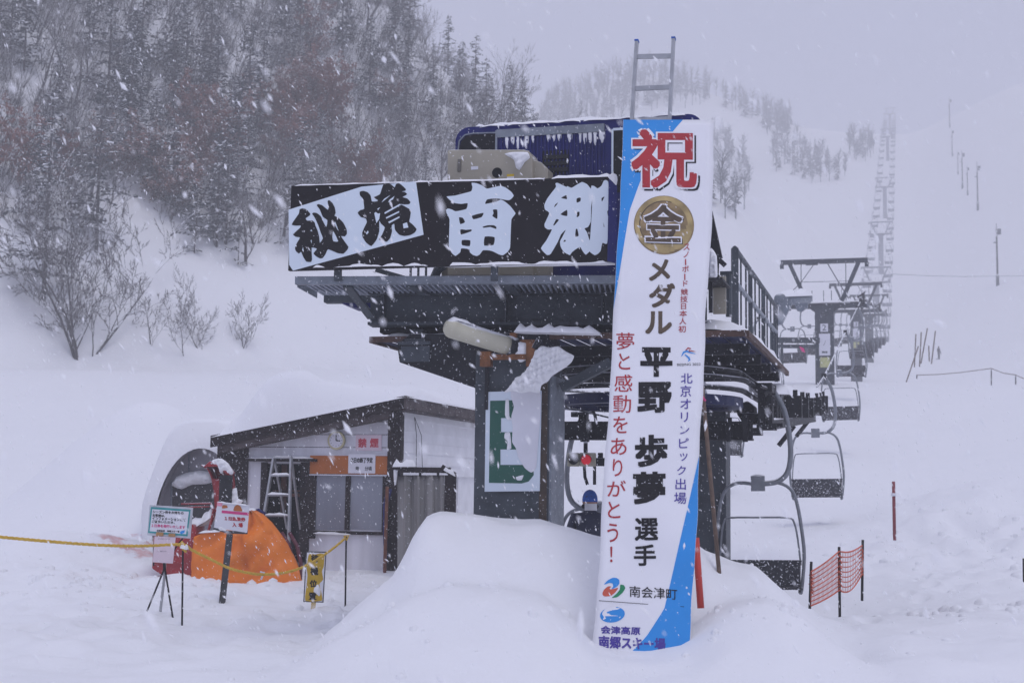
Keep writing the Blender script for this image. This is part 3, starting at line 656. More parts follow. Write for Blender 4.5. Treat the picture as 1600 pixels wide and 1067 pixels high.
# deck: edge angle, grating, back beam, struts
a0 = hz2(461, 431, 0)[0]; a1 = hz2(1100, 443, 0)[0]; zt = hz2(700, 431, 0)[1]; zb = hz2(700, 443.5, 0)[1]
DZ = zb+.02
g = MB(); g.box(S2, a0, a1, 0, .012, zb, zt); g.box(S2, a0, a1, .013, .09, zb, zb+.012); g.box(S2, a0, a0+.012, .10, .95, zb-.02, zt-.01); g.build('deck_edge', M['steel_light'], st, bev=.002)
g = MB()
for i in range(72):
    ax = a0+.06+(a1-a0-.1)*i/71; g.box(S2, ax, ax+.016, .10, 1.3, DZ+.0, DZ+.05)
for d in np.arange(.16, 1.3, .09): g.box(S2, a0+.02, a1, d, d+.008, DZ+.051, DZ+.062)
g.build('deck_grating', M['grating'], st)
g = MB(); g.box(S, -.62, 2.1, .70, 1.42, DZ+.066, DZ+.09); g.build('deck_plate', M['steel_dark'], st)
sb = MB(); snowstrip(sb, S2.W(a0+.05, .6, DZ+.065), S2.W(-.75, .6, DZ+.065), .5, .06, 16, 4); sb.build('deck_snow', M['snow'], st, True)
g = MB(); b0, bt = hz2(502, 459, .92); _, bb = hz2(502, 470, .92); g.box(S2, b0, hz2(600, 460, .92)[0], 1.04, 1.2, bb, bt); g.build('outrigger_beam', M['steel'], st)
g = MB(); g.ppoly(S2, [(528, 471), (552, 481), (580, 481), (580, 472)], 1.1, .3); g.build('blue_gusset', M['blue'], st)
for x0, y0, x1, y1 in ((541, 446, 583, 498), (640, 446, 668, 462), (792, 446, 812, 462)):
    g = MB(); p = S2.W(hz2(x0, y0, .06)[0], .10, hz2(x0, y0, .06)[1]); q = S2.W(hz2(x1, y1, .90)[0], .83, hz2(x1, y1, .90)[1]); g.bar(p, q, .10, .03); g.build('strut', M['steel'], st)
# canopy sheet over the bullwheel
CZ = P(576, 528, 15.55)[2]
ca0 = S.loc(P(572, 527, 15.6))[0]; ca1, cz_ = 2.33, CZ
K = MB()
n = 46
for i in range(n):      # folded sheet
    x0 = ca0+(ca1-ca0)*i/n; x1 = ca0+(ca1-ca0)*(i+1)/n; zz = .018 if i % 2 else 0
    K.box(S, x0, x1-.001, .72, 5.9, CZ+zz, CZ+.012+zz)
K.build('canopy_sheet', M['blue_roof'], st)
K = MB(); K.box(S, ca0-.02, ca1+.02, .67, .71, CZ-.03, CZ+.035); K.box(S, ca1+.001, ca1+.045, .72, 5.95, CZ-.03, CZ+.035); K.box(S, ca0-.04, ca0-.001, .72, 5.95, CZ-.03, CZ+.035); K.build('canopy_trim', mat('brown_edge_trim', (.075, .04, .03), .8, 0, .5, 8, .2, 30, dust=.25), st)
K = MB()
for d in (1.6, 2.9, 4.2, 5.5): K.box(S, ca0+.1, ca1-.05, d, d+.08, CZ-.13, CZ-.012)
K.build('canopy_purlins', M['steel_dark'], st)
sb = MB(); snowstrip(sb, S.W(1.9, 1.0, CZ+.04), S.W(1.9, 5.8, CZ+.04), .8, .2, 18, 10); sb.build('canopy_snow', M['snow'], st, True)
sb = MB(); snowstrip(sb, S.W(ca0+.1, .9, CZ+.035), S.W(-.7, .9, CZ+.035), .35, .05, 12, 11); sb.build('canopy_snow', M['snow'], st, True)
# hanging skirt of dark pipes / cable guide under the canopy, right side
K = MB()
for k, (zz, rr_) in enumerate([(CZ-.20, 1.18), (CZ-.30, 1.26), (CZ-.42, 1.22)]):
    K.tube([S.W(.81+rr_*math.cos(t), 3.4+rr_*math.sin(t)*1.05, zz) for t in np.linspace(math.pi, 2*math.pi, 22)], .035, 6)
    K.tube([S.W(.81+rr_, 3.4, zz), S.W(.81+rr_, 6.0, zz)], .035, 6)
K.build('cable_guard', M['steel_dark'], st, True)
# bullwheel
K = MB(); BZ = CZ-.62
def ring(mb, cx, cd, z, r0, r1, h, n=40):
    for i in range(n):
        t0, t1 = 2*math.pi*i/n, 2*math.pi*(i+1)/n
        q = [S.W(cx+r*math.cos(t), cd+r*math.sin(t), zz) for zz in (z, z+h) for r, t in ((r0, t0), (r1, t0), (r1, t1), (r0, t1))]; mb.hexa(q)
ring(K, .81, 3.4, BZ, 1.02, 1.20, .12)
for i in range(6): t = math.pi/3*i+.2; K.bar(S.W(.81+.14*math.cos(t), 3.4+.14*math.sin(t), BZ+.06), S.W(.81+1.04*math.cos(t), 3.4+1.04*math.sin(t), BZ+.06), .09, .08)
K.build('bullwheel', M['blue_roof'], st)
K = MB(); K.tube([S.W(.81, 3.4, BZ-.25), S.W(.81, 3.4, CZ-.02)], .14, 14); K.build('bullwheel_shaft', M['steel_dark'], st, True)
# cross beam of the tension carriage with bolts and end arms
DB = 4.2; a0 = hz(872, 660, DB)[0]; a1 = hz(1176, 660, DB)[0]; zt = hz(1000, 661, DB)[1]; zb = hz(1000, 685, DB)[1]
K = MB(); K.box(S, a0, a1, DB, DB+.03, zb, zt); K.box(S, a0, a1, DB-.08, DB+.14, zt-.005, zt+.02); K.box(S, a0, a1, DB-.08, DB+.14, zb-.02, zb+.005)
for x in (1139, 1164): K.pbox(S, x-4, 652, x+4, 690, DB-.10, .06)
K.pbox(S, 1170, 668, 1191, 680, DB-.02, .12); K.pbox(S, 1182, 662, 1213, 672, DB-.04, .1); K.pbox(S, 1205, 661, 1223, 667, DB-.02, .06)
K.build('carriage_beam', M['steel_dark'], st)
K = MB(); K.pbox(S, 907, 655, 919, 690, DB-.14, .08); K.build('beam_clamp', M['steel_dark'], st)
# left: small pipe fittings over the beam
K = MB(); q = lambda x, y, d=DB-.1: S.W(hz(x, y, d)[0], d, hz(x, y, d)[1])
K.tube([q(914, 652), q(915, 645), q(920, 639), q(926, 640), q(930, 650), q(931, 658)], .022, 8); K.pbox(S, 892, 643, 901, 651, DB-.14, .10); K.tube([q(898, 647), q(914, 645), q(926, 645)], .018, 6)
K.build('hose_fitting', M['steel_dark'], st, True)
K = MB(); K.tube([q(879, 634, 2.6), q(905, 641, 3.4), q(950, 652, 4.4)], .012, 5); K.build('tie_rod', M['steel'], st)
# right machinery: motor block, vertical sheave rack, sheave train
K = MB()
K.ppoly(S, [(1150, 640), (1156, 630), (1168, 626), (1178, 634), (1180, 660), (1160, 660), (1152, 648)], DB+.2, .4); K.pbox(S, 1158, 645, 1186, 662, DB+.1, .35); K.build('gearbox', M['steel_dark'], st, bev=.02)
K = MB(); K.pbox(S, 1184, 600, 1196, 662, DB-.05, .3); K.pbox(S, 1180, 598, 1206, 612, DB-.08, .4); K.pbox(S, 1199, 618, 1207, 662, DB, .2); K.tube([q(1203, 620), q(1203, 634)], .07, 10); K.build('sheave_rack', M['steel_dark'], st)
# sheave train on the right-hand rope
K = MB(); SZ = BZ+.02; RX = 2.23
def rz2(d): return float(np.interp(14.0+.963*d, _zy, _zz))-.19
for d in list(np.arange(5.2, 8.4, .44))+list(np.arange(10.2, 12.7, .44)):
    c_ = np.array(S.W(RX, d, rz2(d))); rim = [c_+np.array(S.u)*.17*math.cos(t)+np.array([0, 0, .17*math.sin(t)]) for t in np.linspace(0, 2*math.pi, 15)[:-1]]
    K.prism([p-np.array(S.v)*.05 for p in rim], np.array(S.v)*.1)
K.bar(S.W(RX-.09, 4.9, rz2(4.9)), S.W(RX-.09, 8.6, rz2(8.6)), .03, .14); K.bar(S.W(RX+.09, 9.9, rz2(9.9)), S.W(RX+.09, 12.9, rz2(12.9)), .03, .16); K.bar(S.W(RX-.09, 9.9, rz2(9.9)), S.W(RX-.09, 12.9, rz2(12.9)), .03, .16)
for d in (5.6, 7.0, 8.2, 10.4, 11.4, 12.4): K.box(S, RX+.1, RX+.34, d, d+.12, rz2(d)-.16, rz2(d)+.14); K.box(S, RX+.22, RX+.28, d+.02, d+.1, rz2(d)+.14, rz2(d)+.22)
K.bar(S.W(RX, 4.4, rz2(5)-.3), S.W(RX+.05, 12.8, rz2(12.8)-.3), .1, .12)
for d in (8.8, 12.6): K.bar(S.W(RX, d, rz2(d)-.3), S.W(RX-.25, d, rz2(d)-.62), .07)
K.build('sheave_train', M['steel_dark'], st)
sb = MB(); snowstrip(sb, S.W(RX, 5.0, rz2(5)+.15), S.W(RX, 8.6, rz2(8.6)+.16), .30, .13, 12, 20); snowstrip(sb, S.W(RX+.1, 10.0, rz2(10)+.14), S.W(RX+.1, 12.6, rz2(12.6)+.16), .34, .13, 9, 21); sb.build('sheave_snow', M['snow'], st, True)
# catwalk with railing along the right side
RA = S.loc(P(1148, 400, 18.1))[0]; r0d = S.loc(P(1148, 400, 18.1))[1]
def rp(px, py): d, z = S.ahit(px, py, RA); return S.W(RA, d, z)
zt = S.ahit(1150, 391, RA)[1]; 
K = MB(); K.bar(S.W(RA, r0d, DZ-.25), S.W(RA, r0d, zt), .085); K.tube([S.W(RA, r0d, zt), S.W(RA, r0d+.5, zt+.0), S.W(RA, 10.2, zt)], .035, 8)
zm = S.ahit(1150, 443, RA)[1]
K.build('railing_post', M['steel'], st)
K = MB(); K.tube([S.W(RA, r0d, zm), S.W(RA, 10.2, zm)], .035, 8); K.build('mid_rail', M['steel_light'], st)
for d in np.arange(r0d+.7, 10.3, .62):
    K = MB(); K.bar(S.W(RA, d, DZ+.06), S.W(RA, d, zt), .022); K.build('baluster', M['steel'], st)
for d in (r0d+1.9, r0d+3.8, 10.2):
    K = MB(); K.bar(S.W(RA, d, DZ-.3), S.W(RA, d, zt), .055); K.build('railing_post', M['steel'], st)
K = MB(); K.box(S, RA-.55, RA+.03, r0d-.1, 10.3, DZ-.10, DZ+.0); K.box(S, RA-.03, RA+.02, r0d, 10.3, DZ-.18, DZ-.101); K.build('catwalk', M['steel'], st)
K = MB(); K.pbox(S, 1205, 505, 1213, 555, 10.0, .1); K.build('catwalk_leg', M['steel'], st)
# snowed-up beam and hook plate that reaches out beyond the railing
sb = MB(); snowstrip(sb, P(1218, 464, 25), P(1261, 462.5, 26), .30, .13, 10, 31); sb.build('tensioner_snow', M['snow'], st, True)
K = MB(); K.tube([P(1218, 468, 25), P(1261, 466, 26)], .11, 12); K.build('rope_tensioner_tube', M['steel_light'], st, True)
K = MB(); K.ppoly(S, [(1241, 474), (1262, 473), (1262, 480), (1252, 487), (1245, 485)], 11.3, .1); K.ppoly(S, [(1217, 472), (1238, 472), (1222, 505), (1215, 508)], 11.2, .15); K.build('tensioner_bracket', M['steel_light'], st)
# machine cabin on the deck (enclosure of the drive), blue
cabD = .62
q2_ = lambda x, y, d=.92: S.W(hz(x, y, d)[0], d, hz(x, y, d)[1])
cb = thing('machine_cabin', 'dark blue metal drive cabin behind the black sign, snow along its rounded roof', 'cabin', S.W(.5, 1.5, DZ+.1), -ALPHA)
a0, zT = hz(712, 200, cabD); a1, _ = hz(1098, 192, cabD); zB = DZ+.095
bd = MB(); prof = []
R_ = .16
for an in np.linspace(math.pi, math.pi/2, 7): prof.append((a0+R_+R_*math.cos(an), zT-R_+R_*math.sin(an)))
for an in np.linspace(math.pi/2, 0, 7): prof.append((a1-R_+R_*math.cos(an), zT-R_+R_*math.sin(an)))
prof = [(a0, zB)]+prof+[(a1, zB)]
bd.prism([S.W(x, cabD, z) for x, z in prof], S.u*.72); bd.build('body', M['blue'], cb)
K = MB()   # ribbed louvre field
for i in range(30):
    x = 778+(944-778)*i/29; ax = hz(x, 240, cabD)[0]; K.box(S, ax-.007, ax+.007, cabD-.016, cabD-.001, hz(x, 275, cabD)[1], hz(x, 211, cabD)[1])
K.build('rib_panel', M['blue'], cb)
K = MB(); K.pbox(S, 776, 203, 944, 205.5, cabD-.03, .028); K.pbox(S, 774, 204, 776.5, 236, cabD-.03, .028); K.build('panel_frame', M['steel_light'], cb)
K = MB(); K.ppoly(S, smoothpoly([(717, 236), (720, 222), (728, 213), (740, 210.5), (774, 209.5), (774, 236)], 1), cabD-.012, .011); wn = K.build('window', M['cabin_glass'], cb)
K = MB(); pts = [(716, 238), (718, 221), (727, 211.5), (740, 209), (776, 208)]
for p, q_ in zip(pts[:-1], pts[1:]): K.bar(S.W(hz(*p, cabD)[0], cabD-.012, hz(*p, cabD)[1]), S.W(hz(*q_, cabD)[0], cabD-.012, hz(*q_, cabD)[1]), .014, .014)
K.build('frame', M['steel_light'], wn)
K = MB(); K.pbox(S, 848, 236, 888, 272, cabD-.012, .011); vt = K.build('vent', M['cabin_glass'], cb)
K = MB()
for y in (243, 253, 263): K.pbox(S, 849, y, 887, y+4, cabD-.035, .022)
K.build('slats', M['steel_dark'], vt)
K = MB(); K.pbox(S, 958, 203, 978, 300, cabD-.012, .011); K.build('window', M['cabin_glass'], cb)
K = MB(); K.pbox(S, 955.5, 202, 958, 300, cabD-.02, .019); K.pbox(S, 958, 200.5, 980, 203, cabD-.02, .019); K.build('window_frame', M['sign_white'], cb)
# right side glazing and door bay
K = MB(); K.ppoly(S, [(1100, 325), (1112, 328), (1128, 402), (1100, 404)], cabD+.62, .08); K.build('side_bay', M['steel_dark'], cb)
K = MB(); K.bar(q2_(1112, 395), q2_(1133, 415), .05, .05); K.tube([q2_(1122, 404), q2_(1121, 436)], .014, 6); K.tube([q2_(1110, 438), q2_(1122, 436), q2_(1122, 430)], .02, 6); K.pbox(S, 1107, 436, 1113, 488, .9, .05); K.build('side_bracket', M['steel_dark'], cb)
K = MB(); K.pbox(S, 1114, 432, 1134, 490, 1.3, .05); K.build('side_panel', M['beige'], cb)
K = MB(); K.tube([S.W(hz(1139, 428, 1.6)[0], 1.6, hz(1139, 428, 1.6)[1]), S.W(hz(1139, 495, 1.6)[0], 1.6, hz(1139, 495, 1.6)[1])], .035, 8); K.pbox(S, 1125, 424, 1145, 429, 1.6, .1); K.build('side_post', M['steel'], cb)
K = MB(); puff(K, S.surf(.86), [(1104, 392), (1112, 388), (1120, 400), (1121, 432), (1112, 436), (1104, 434)], .08, 3, 5); K.build('stuck_snow', M['snow'], cb, True)
for x in (768, 968):
    K = MB(); cx_, cz2 = hz(x, 190, cabD+.4); K.tube([S.W(cx_+.035*math.cos(t), cabD+.4, zT+.06+.035*math.sin(t)) for t in np.linspace(0, 2*math.pi, 13)], .011, 6, cap=False); K.build('lifting_eye', M['steel_dark'], cb, True)
sb = MB(); snowstrip(sb, S.W(a0+.16, cabD+.18, zT-.01), S.W(a1-.12, cabD+.18, zT-.01), .40, .062, 30, 2); snowstrip(sb, S.W(a0+.02, cabD+.16, zT-.13), S.W(a0+.19, cabD+.16, zT-.005), .3, .03, 6, 3)
sb.build('roof_snow', M['snow'], cb, True)
sb = MB(); sfc = S.surf(cabD-.004)
for x0, x1, y0, y1 in [(789, 796, 211, 231), (798, 804, 210, 226), (806, 812, 210, 232), (820, 826, 210, 226), (830, 836, 210, 222), (854, 860, 209, 221), (862, 868, 209, 220), (870, 877, 209, 219), (886, 894, 208, 221), (904, 909, 207, 222), (911, 917, 207, 224), (919, 925, 207, 223), (927, 933, 206, 226), (936, 945, 206, 222)]:
    puff(sb, sfc, [(x0, y0), (x1, y0), (x1, y1-3), ((x0+x1)/2, y1+2), (x0, y1-6)], .018, 2.5, 2.0)
sb.build('stuck_snow', M['snow'], cb, True)

# beige equipment box between sign and cabin
eb = thing('equipment_box', 'beige metal equipment box with a round port, between black sign and blue cabin', 'equipment box', S.W(hz(775, 285, .3)[0], .4, DZ+.1), -ALPHA)
sE = .22
K = MB(); K.ppoly(S, [(699, 430), (699, 236), (702, 234), (818, 234), (826, 236), (832, 246), (832, 430)], sE, .32); K.build('body', M['beige'], eb, bev=.01)
K = MB(); K.ppoly(S, [(833, 430), (833, 250), (846, 254), (850, 260), (856, 264), (856, 430)], sE+.06, .24); K.build('side_module', M['beige'], eb, bev=.008)
K = MB(); p = sf_ = S.surf(sE-.004); K.disc(p.pt(776.5, 270), S.v*.056, np.array([0, 0, .056]), 22, S.u*.004); K.build('round_port', M['dark'], eb)
K = MB(); K.pbox(S, 715, 249, 720, 268, sE-.012, .011); K.build('handle', mat('grey_beige_plastic', (.14, .13, .11), .5), eb)
K = MB(); K.pbox(S, 736, 260.5, 747, 265, sE-.004, .003); K.build('rating_plate', M['paper'], eb)
K = MB(); K.pbox(S, 792, 272.5, 803, 276, sE-.004, .003); K.build('yellow_sticker', mat('yellow_sticker', (.65, .45, .02), .5), eb)
K = MB(); K.pbox(S, 792, 276.3, 803, 283, sE-.004, .003); K.build('white_sticker', M['paper'], eb)
sb = MB(); snowstrip(sb, S.W(hz(704, 234, sE)[0], sE+.1, hz(704, 234, sE)[1]-.005), S.W(hz(820, 234, sE)[0], sE+.1, hz(820, 234, sE)[1]-.005), .16, .02, 12, 1); puff(sb, S.surf(sE-.002), [(788, 241), (800, 238), (824, 238), (828, 247), (820, 254), (812, 266), (806, 262), (803, 250)], .03, 2.5, 4); sb.build('stuck_snow', M['snow'], eb, True)

# ------------------------------------------------------------------ the black name sign
SG = Frame(0, 14.35, 9.5)
sg = thing('name_sign', 'long black sign with big brush characters, its left end a tilted white panel', 'sign', SG.W(-.5, 0, DZ+.2), -9.5)
K = MB(); K.ppoly(SG, [(450, 423), (455, 290.5), (962, 276), (957, 409)], 0, .06); K.build('board', M['black'], sg, bev=.004)
K = MB(); K.ppoly(SG, [(951, 281), (964, 276), (964, 412), (949, 408)], -.012, .01); K.build('end_flap', M['blue'], sg)
sS = SG.surf(0)
K = MB(); v_, f_ = fill2d([[(451, 328), (565, 292), (650, 283.5), (662, 367), (458, 423), (452, 414)]]); K.add([sS.pt(x, y, .003) for x, y in v_], f_); K.build('tilted_panel', M['sign_white'], sg)
wl = MB(); Z1 = 7.357
trace(wl, sS, [[(345,118),(400,122),(460,145),(520,185),(600,168),(680,152),(740,175),(800,220),(830,265),(800,305),(770,318),(700,308),(640,297),(570,300),(520,312),(500,360),(560,350),(630,335),(680,310),(730,335),(790,385),(850,465),(830,500),(803,540),(795,700),(788,860),(760,910),(705,950),(660,940),(590,905),(540,893),(475,893),(440,940),(405,958),(360,945),(325,915),(318,880),(228,870),(215,915),(160,957),(115,920),(85,850),(85,760),(92,540),(60,470),(52,430),(75,412),(120,425),(165,445),(285,418),(300,352),(230,360),(150,350),(100,320),(58,275),(150,265),(250,240),(340,215),(355,170)],
 [(200,515),(245,520),(270,570),(215,592)], [(218,652),(280,658),(342,653),(340,675),(222,712)], [(235,775),(330,778),(322,845),(235,833)], [(350,495),(482,462),(460,512),(368,537)], [(590,427),(640,427),(640,532),(585,500),(598,465)], [(472,622),(530,605),(600,605),(628,622),(628,648),(560,625),(485,635)], [(497,735),(610,742),(597,830),(490,838)]], (690, 270), Z1, .003)
trace(wl, sS, [[(205,125),(232,118),(330,165),(340,155),(390,175),(450,140),(512,108),(570,135),(612,185),(620,150),(650,155),(690,182),(735,150),(760,95),(785,85),(812,105),(818,200),(820,410),(800,450),(818,560),(800,815),(745,808),(725,900),(690,935),(655,948),(605,915),(600,905),(555,943),(520,905),(490,855),(440,880),(395,915),(370,948),(300,910),(265,850),(258,790),(290,730),(325,655),(270,710),(230,800),(150,935),(105,945),(38,870),(100,780),(165,655),(120,655),(85,630),(80,590),(135,465),(85,425),(78,370),(110,300),(170,220),(212,165)],
 [(272,292),(300,272),(332,260),(338,305)], [(192,400),(200,370),(232,345),(225,365)], [(262,480),(338,428),(340,500)],[(180,605),(215,535),(245,545),(195,605)],[(450,298),(497,285),(492,330),(450,345)],[(455,455),(482,452),(480,495),(450,513)],[(628,310),(615,400),(612,560),(580,625),(540,642),(570,690),(600,780),(612,640),(622,480)],[(735,295),(770,275),(740,335)],[(440,650),(458,650),(472,725),(432,738)],[(297,795),(310,772),(325,778),(320,792)],[(755,570),(768,620),(762,625)]], (840, 270), Z1, .003)
wl.build('white_lettering', M['sign_white'], sg)
bl = MB()
trace(bl, sS, [[(200,235),(235,222),(290,235),(340,290),(335,315),(280,355),(300,385),(330,385),(365,382),(400,410),(410,450),(440,520),(460,600),(470,680),(510,620),(480,540),(450,450),(405,350),(368,295),(385,278),(430,285),(480,325),(520,410),(555,470),(570,380),(510,335),(470,240),(428,180),(450,165),(500,180),(560,230),(580,240),(585,190),(572,130),(590,112),(630,140),(668,210),(680,280),(665,320),(720,350),(780,410),(825,500),(830,560),(800,595),(752,590),(790,650),(850,735),(830,780),(780,825),(700,815),(580,765),(545,830),(510,880),(470,888),(420,860),(385,820),(430,760),(360,745),(365,900),(350,935),(290,930),(250,870),(220,800),(190,822),(150,790),(138,745),(165,680),(205,610),(150,600),(112,570),(150,530),(205,480),(215,450),(150,452),(95,440),(120,390),(190,290)],
 [(340,520),(360,500),(368,530)],[(345,650),(362,640),(360,690)],[(232,780),(245,735),(255,795)],[(660,420),(675,400),(720,520),(700,500)],[(635,600),(650,525),(715,660),(650,660)]], (445, 300), 8.533, .006)
trace(bl, sS, [[(105,215),(150,202),(210,220),(250,265),(265,340),(300,345),(340,340),(345,325),(290,290),(330,270),(375,245),(400,170),(425,110),(470,100),(520,115),(570,155),(590,110),(630,102),(670,130),(720,180),(710,200),(665,210),(710,220),(735,245),(710,265),(675,285),(740,305),(780,350),(765,378),(700,382),(640,378),(700,405),(785,460),(775,560),(765,610),(810,650),(862,710),(840,755),(780,790),(700,803),(630,785),(575,720),(565,640),(530,665),(535,740),(510,830),(465,880),(410,865),(360,850),(400,790),(440,690),(390,640),(365,600),(365,740),(330,850),(260,937),(190,890),(145,820),(138,760),(170,680),(200,620),(185,570),(120,550),(78,495),(110,460),(165,440),(150,310),(110,265)]], (550, 275), 8.533, .006)
bl.build('black_lettering', M['black_ink'], sg)
K = MB()
for q_ in [[(395,360),(430,310),(520,255),(470,300)], [(480,360),(510,315),(570,270),(550,315)], [(435,490),(640,375),(655,390),(440,512)], [(455,555),(630,470),(632,490),(460,575)], [(485,615),(635,540),(637,560),(500,635)], [(680,640),(735,622),(755,690),(690,702)], [(188,765),(215,730),(225,755),(200,785)], [(340,440),(380,420),(350,460)], [(300,500),(320,485),(350,505),(378,500),(365,580),(328,632)]]:
    trace(K, sS, [q_], (550, 275), 8.533, .009, smooth=False)
K.build('character_gaps', M['sign_white'], sg)
K = MB()
for x, y0, y1 in ((527, 415, 438), (772, 408, 438)): K.pbox(SG, x-5, y0, x+5, y1, .07, .05)
K.build('sign_legs', M['steel'], sg)
sb = MB(); pt_ = lambda x, y, o=0: sS.pt(x, y, o)
snowstrip(sb, pt_(456, 290.5, -.03), pt_(640, 285, -.03), .08, .018, 14, 1); snowstrip(sb, pt_(640, 285.3, -.03), pt_(860, 279.5, -.03), .08, .022, 14, 2); snowstrip(sb, pt_(860, 279.3, -.03), pt_(960, 276, -.03), .10, .04, 9, 3)
puff(sb, SG.surf(-.02), [(950, 277), (956, 271), (963, 273), (965, 281), (963, 290), (957, 284)], .05, 2.5, 4)
snowstrip(sb, pt_(478, 418, -.06), pt_(700, 414, -.06), .14, .045, 14, 5); snowstrip(sb, pt_(690, 415, -.06), pt_(960, 411, -.06), .14, .055, 16, 6)
sb.build('snow_cap', M['snow'], sg, True)
# odds and ends seen in the slot under the sign
K = MB(); K.tube([S.W(hz(600, 420, .4)[0], .4, DZ+.12), S.W(hz(622, 421, .4)[0], .4, DZ+.13)], .04, 8)
K.bar(S.W(hz(588, 417, .3)[0], .3, DZ+.22), S.W(hz(640, 432, .3)[0], .3, DZ+.10), .05)
K.tube([S.W(hz(678, 432, .3)[0], .3, DZ+.1), S.W(hz(684, 422, .3)[0], .3, DZ+.2), S.W(hz(694, 417, .3)[0], .3, DZ+.25)], .05, 8)
for x in (640, 652, 664): K.pbox(S, x, 414, x+2, 433, .45, .03)
K.build('deck_pipes', M['steel'], st)
K = MB(); K.pbox(S, 690, 416, 712, 436, .34, .2); K.pbox(S, 821, 413, 846, 436, .30, .2); K.build('deck_boxes', M['beige'], st)

# ------------------------------------------------------------------ letter panel on the column
lp = thing('letter_panel', 'white column panel with a big green letter B half covered by stuck snow', 'sign', S.W(.1, d0-.05, hz(800, 768, d0)[1]), -ALPHA)
dl = d0-.045
K = MB(); K.ppoly(S, [(757, 768), (759, 612), (846, 610), (843, 767)], dl, .02); K.build('board', M['sign_white'], lp, bev=.004)
sl_ = S.surf(dl); K = MB()
trace(K, sl_, [[(764, 754), (766, 626), (820, 625), (832, 632), (836, 645), (836, 665), (828, 683), (835, 695), (834, 742), (826, 752), (815, 755)], [(783, 653), (783, 675), (818, 675), (818, 653)], [(782, 702), (782, 726), (817, 726), (817, 702)]], (0, 0), 1, .003, smooth=False)
K.build('green_letter', mat('dark_green_film', (.0, .085, .055), .4, 0, .08, 4, dust=.06), lp)
sb = MB(); puff(sb, S.surf(dl-.004), [(798, 611), (843, 610), (845, 640), (841, 690), (838, 730), (830, 738), (820, 731), (810, 715), (806, 700), (800, 690), (801, 668), (799, 650), (803, 635)], .005, 3, 4)
sb.build('stuck_frost', M['paper'], lp, True); sb = MB()
puff(sb, S.surf(dl-.004), [(790, 625), (795, 625), (796, 650), (800, 655), (793, 656), (789, 648)], .02, 2, 3); puff(sb, S.surf(dl-.004), [(789, 676), (797, 676), (799, 700), (792, 702), (793, 690), (788, 684)], .02, 2, 3); puff(sb, S.surf(dl-.004), [(806, 745), (818, 742), (815, 750), (808, 750)], .015, 2, 3)
sb.build('stuck_snow', M['snow'], lp, True)

# ------------------------------------------------------------------ tube lamp on its rusty bracket
fl = thing('tube_lamp', 'cream cylindrical lamp sticking out on a rusty bracket above the green letter panel', 'lamp', S.W(.1, .4, hz(800, 560, .3)[1]), -ALPHA)
pA = np.array(S.W(hz(706, 513, -.15)[0], -.15, hz(706, 513, -.15)[1])); pB = np.array(S.W(hz(796, 541, .35)[0], .35, hz(796, 541, .35)[1])); t_ = (pB-pA)/np.linalg.norm(pB-pA)
K = MB(); R0 = .105
K.tube([pA-t_*.085, pA-t_*.07, pA-t_*.035, pA, pB-t_*.1, pB], [.02, .065, .095, R0, R0*.98, R0*.9], 20); K.build('tube', M['cream'], fl, True)
K = MB(); K.tube([pB-t_*.03, pB+t_*.06], R0*1.06, 18); K.build('collar', M['steel_dark'], fl, True)
K = MB(); K.pbox(S, 750, 554, 836, 561, .30, .05); K.pbox(S, 750, 549, 766, 572, .28, .09); K.pbox(S, 822, 534, 834, 572, .28, .09); K.pbox(S, 796, 520, 806, 560, .36, .06); K.pbox(S, 806, 531, 834, 536, .36, .06); K.build('bracket', M['rust'], fl)
K = MB(); K.pbox(S, 758, 560, 762, 640, .56, .03); K.tube([S.W(hz(835, 545, .2)[0], .2, hz(835, 545, .2)[1]), S.W(hz(843, 530, .2)[0], .2, hz(843, 530, .2)[1])], .035, 8); K.build('conduit', M['steel_dark'], fl)
sb = MB(); puff(sb, S.surf(.27), [(788, 613), (800, 600), (806, 590), (815, 586), (826, 573), (832, 560), (836, 550), (846, 540), (858, 543), (872, 541), (884, 549), (897, 556), (893, 566), (884, 574), (874, 580), (862, 588), (856, 596), (846, 602), (843, 614), (828, 612), (815, 614), (802, 611)], .12, 2.6, 13); sb.build('stuck_snow', M['snow'], fl, True)
sb = MB(); c0 = pA-t_*.03+np.array([0, 0, R0*.8]); snowstrip(sb, c0, c0+t_*.32, .17, .045, 8, 3); snowstrip(sb, S.W(hz(806, 532, .34)[0], .3, hz(806, 520, .34)[1]), S.W(hz(940, 527, .34)[0], .3, hz(940, 523, .34)[1]), .22, .08, 16, 8); puff(sb, S.surf(.34), [(806, 534), (826, 538), (822, 562), (812, 566), (803, 552)], .03, 3, 5); sb.build('snow_cap', M['snow'], fl, True)

# ------------------------------------------------------------------ ladder behind the banner
ld = thing('ladder', 'aluminium ladder standing upright above the banner, blue caps on its rails', 'ladder', S.W(1.4, .3, 2), -ALPHA)
T0 = P(995, 66, 14.62); T1 = P(1052.5, 62, 14.50); B0 = P(983, 260, 14.40); B1 = P(1043, 258, 14.28)
E0 = B0+(B0-T0)*.12; E1 = B1+(B1-T1)*.12
K = MB(); K.bar(E0, T0, .035, .06, S.u); K.build('rail', M['alu'], ld, bev=.004); K = MB(); K.bar(E1, T1, .035, .06, S.u); K.build('rail', M['alu'], ld, bev=.004)
for y0, y1 in ((89.5, 88.5), (140, 137.5), (190, 187)):
    f0 = (y0-66)/(260-66); f1 = (y1-62)/(258-62)
    K = MB(); K.bar(T0+(B0-T0)*f0, T1+(B1-T1)*f1, .03, .05); K.build('rung', M['alu'], ld, bev=.003)
K = MB(); K.bar(T0, T0+(T0-B0)*.012, .042, .068, S.u); K.build('end_cap', M['cap_blue'], ld); K = MB(); K.bar(T1, T1+(T1-B1)*.012, .042, .068, S.u); K.build('end_cap', M['cap_blue'], ld)

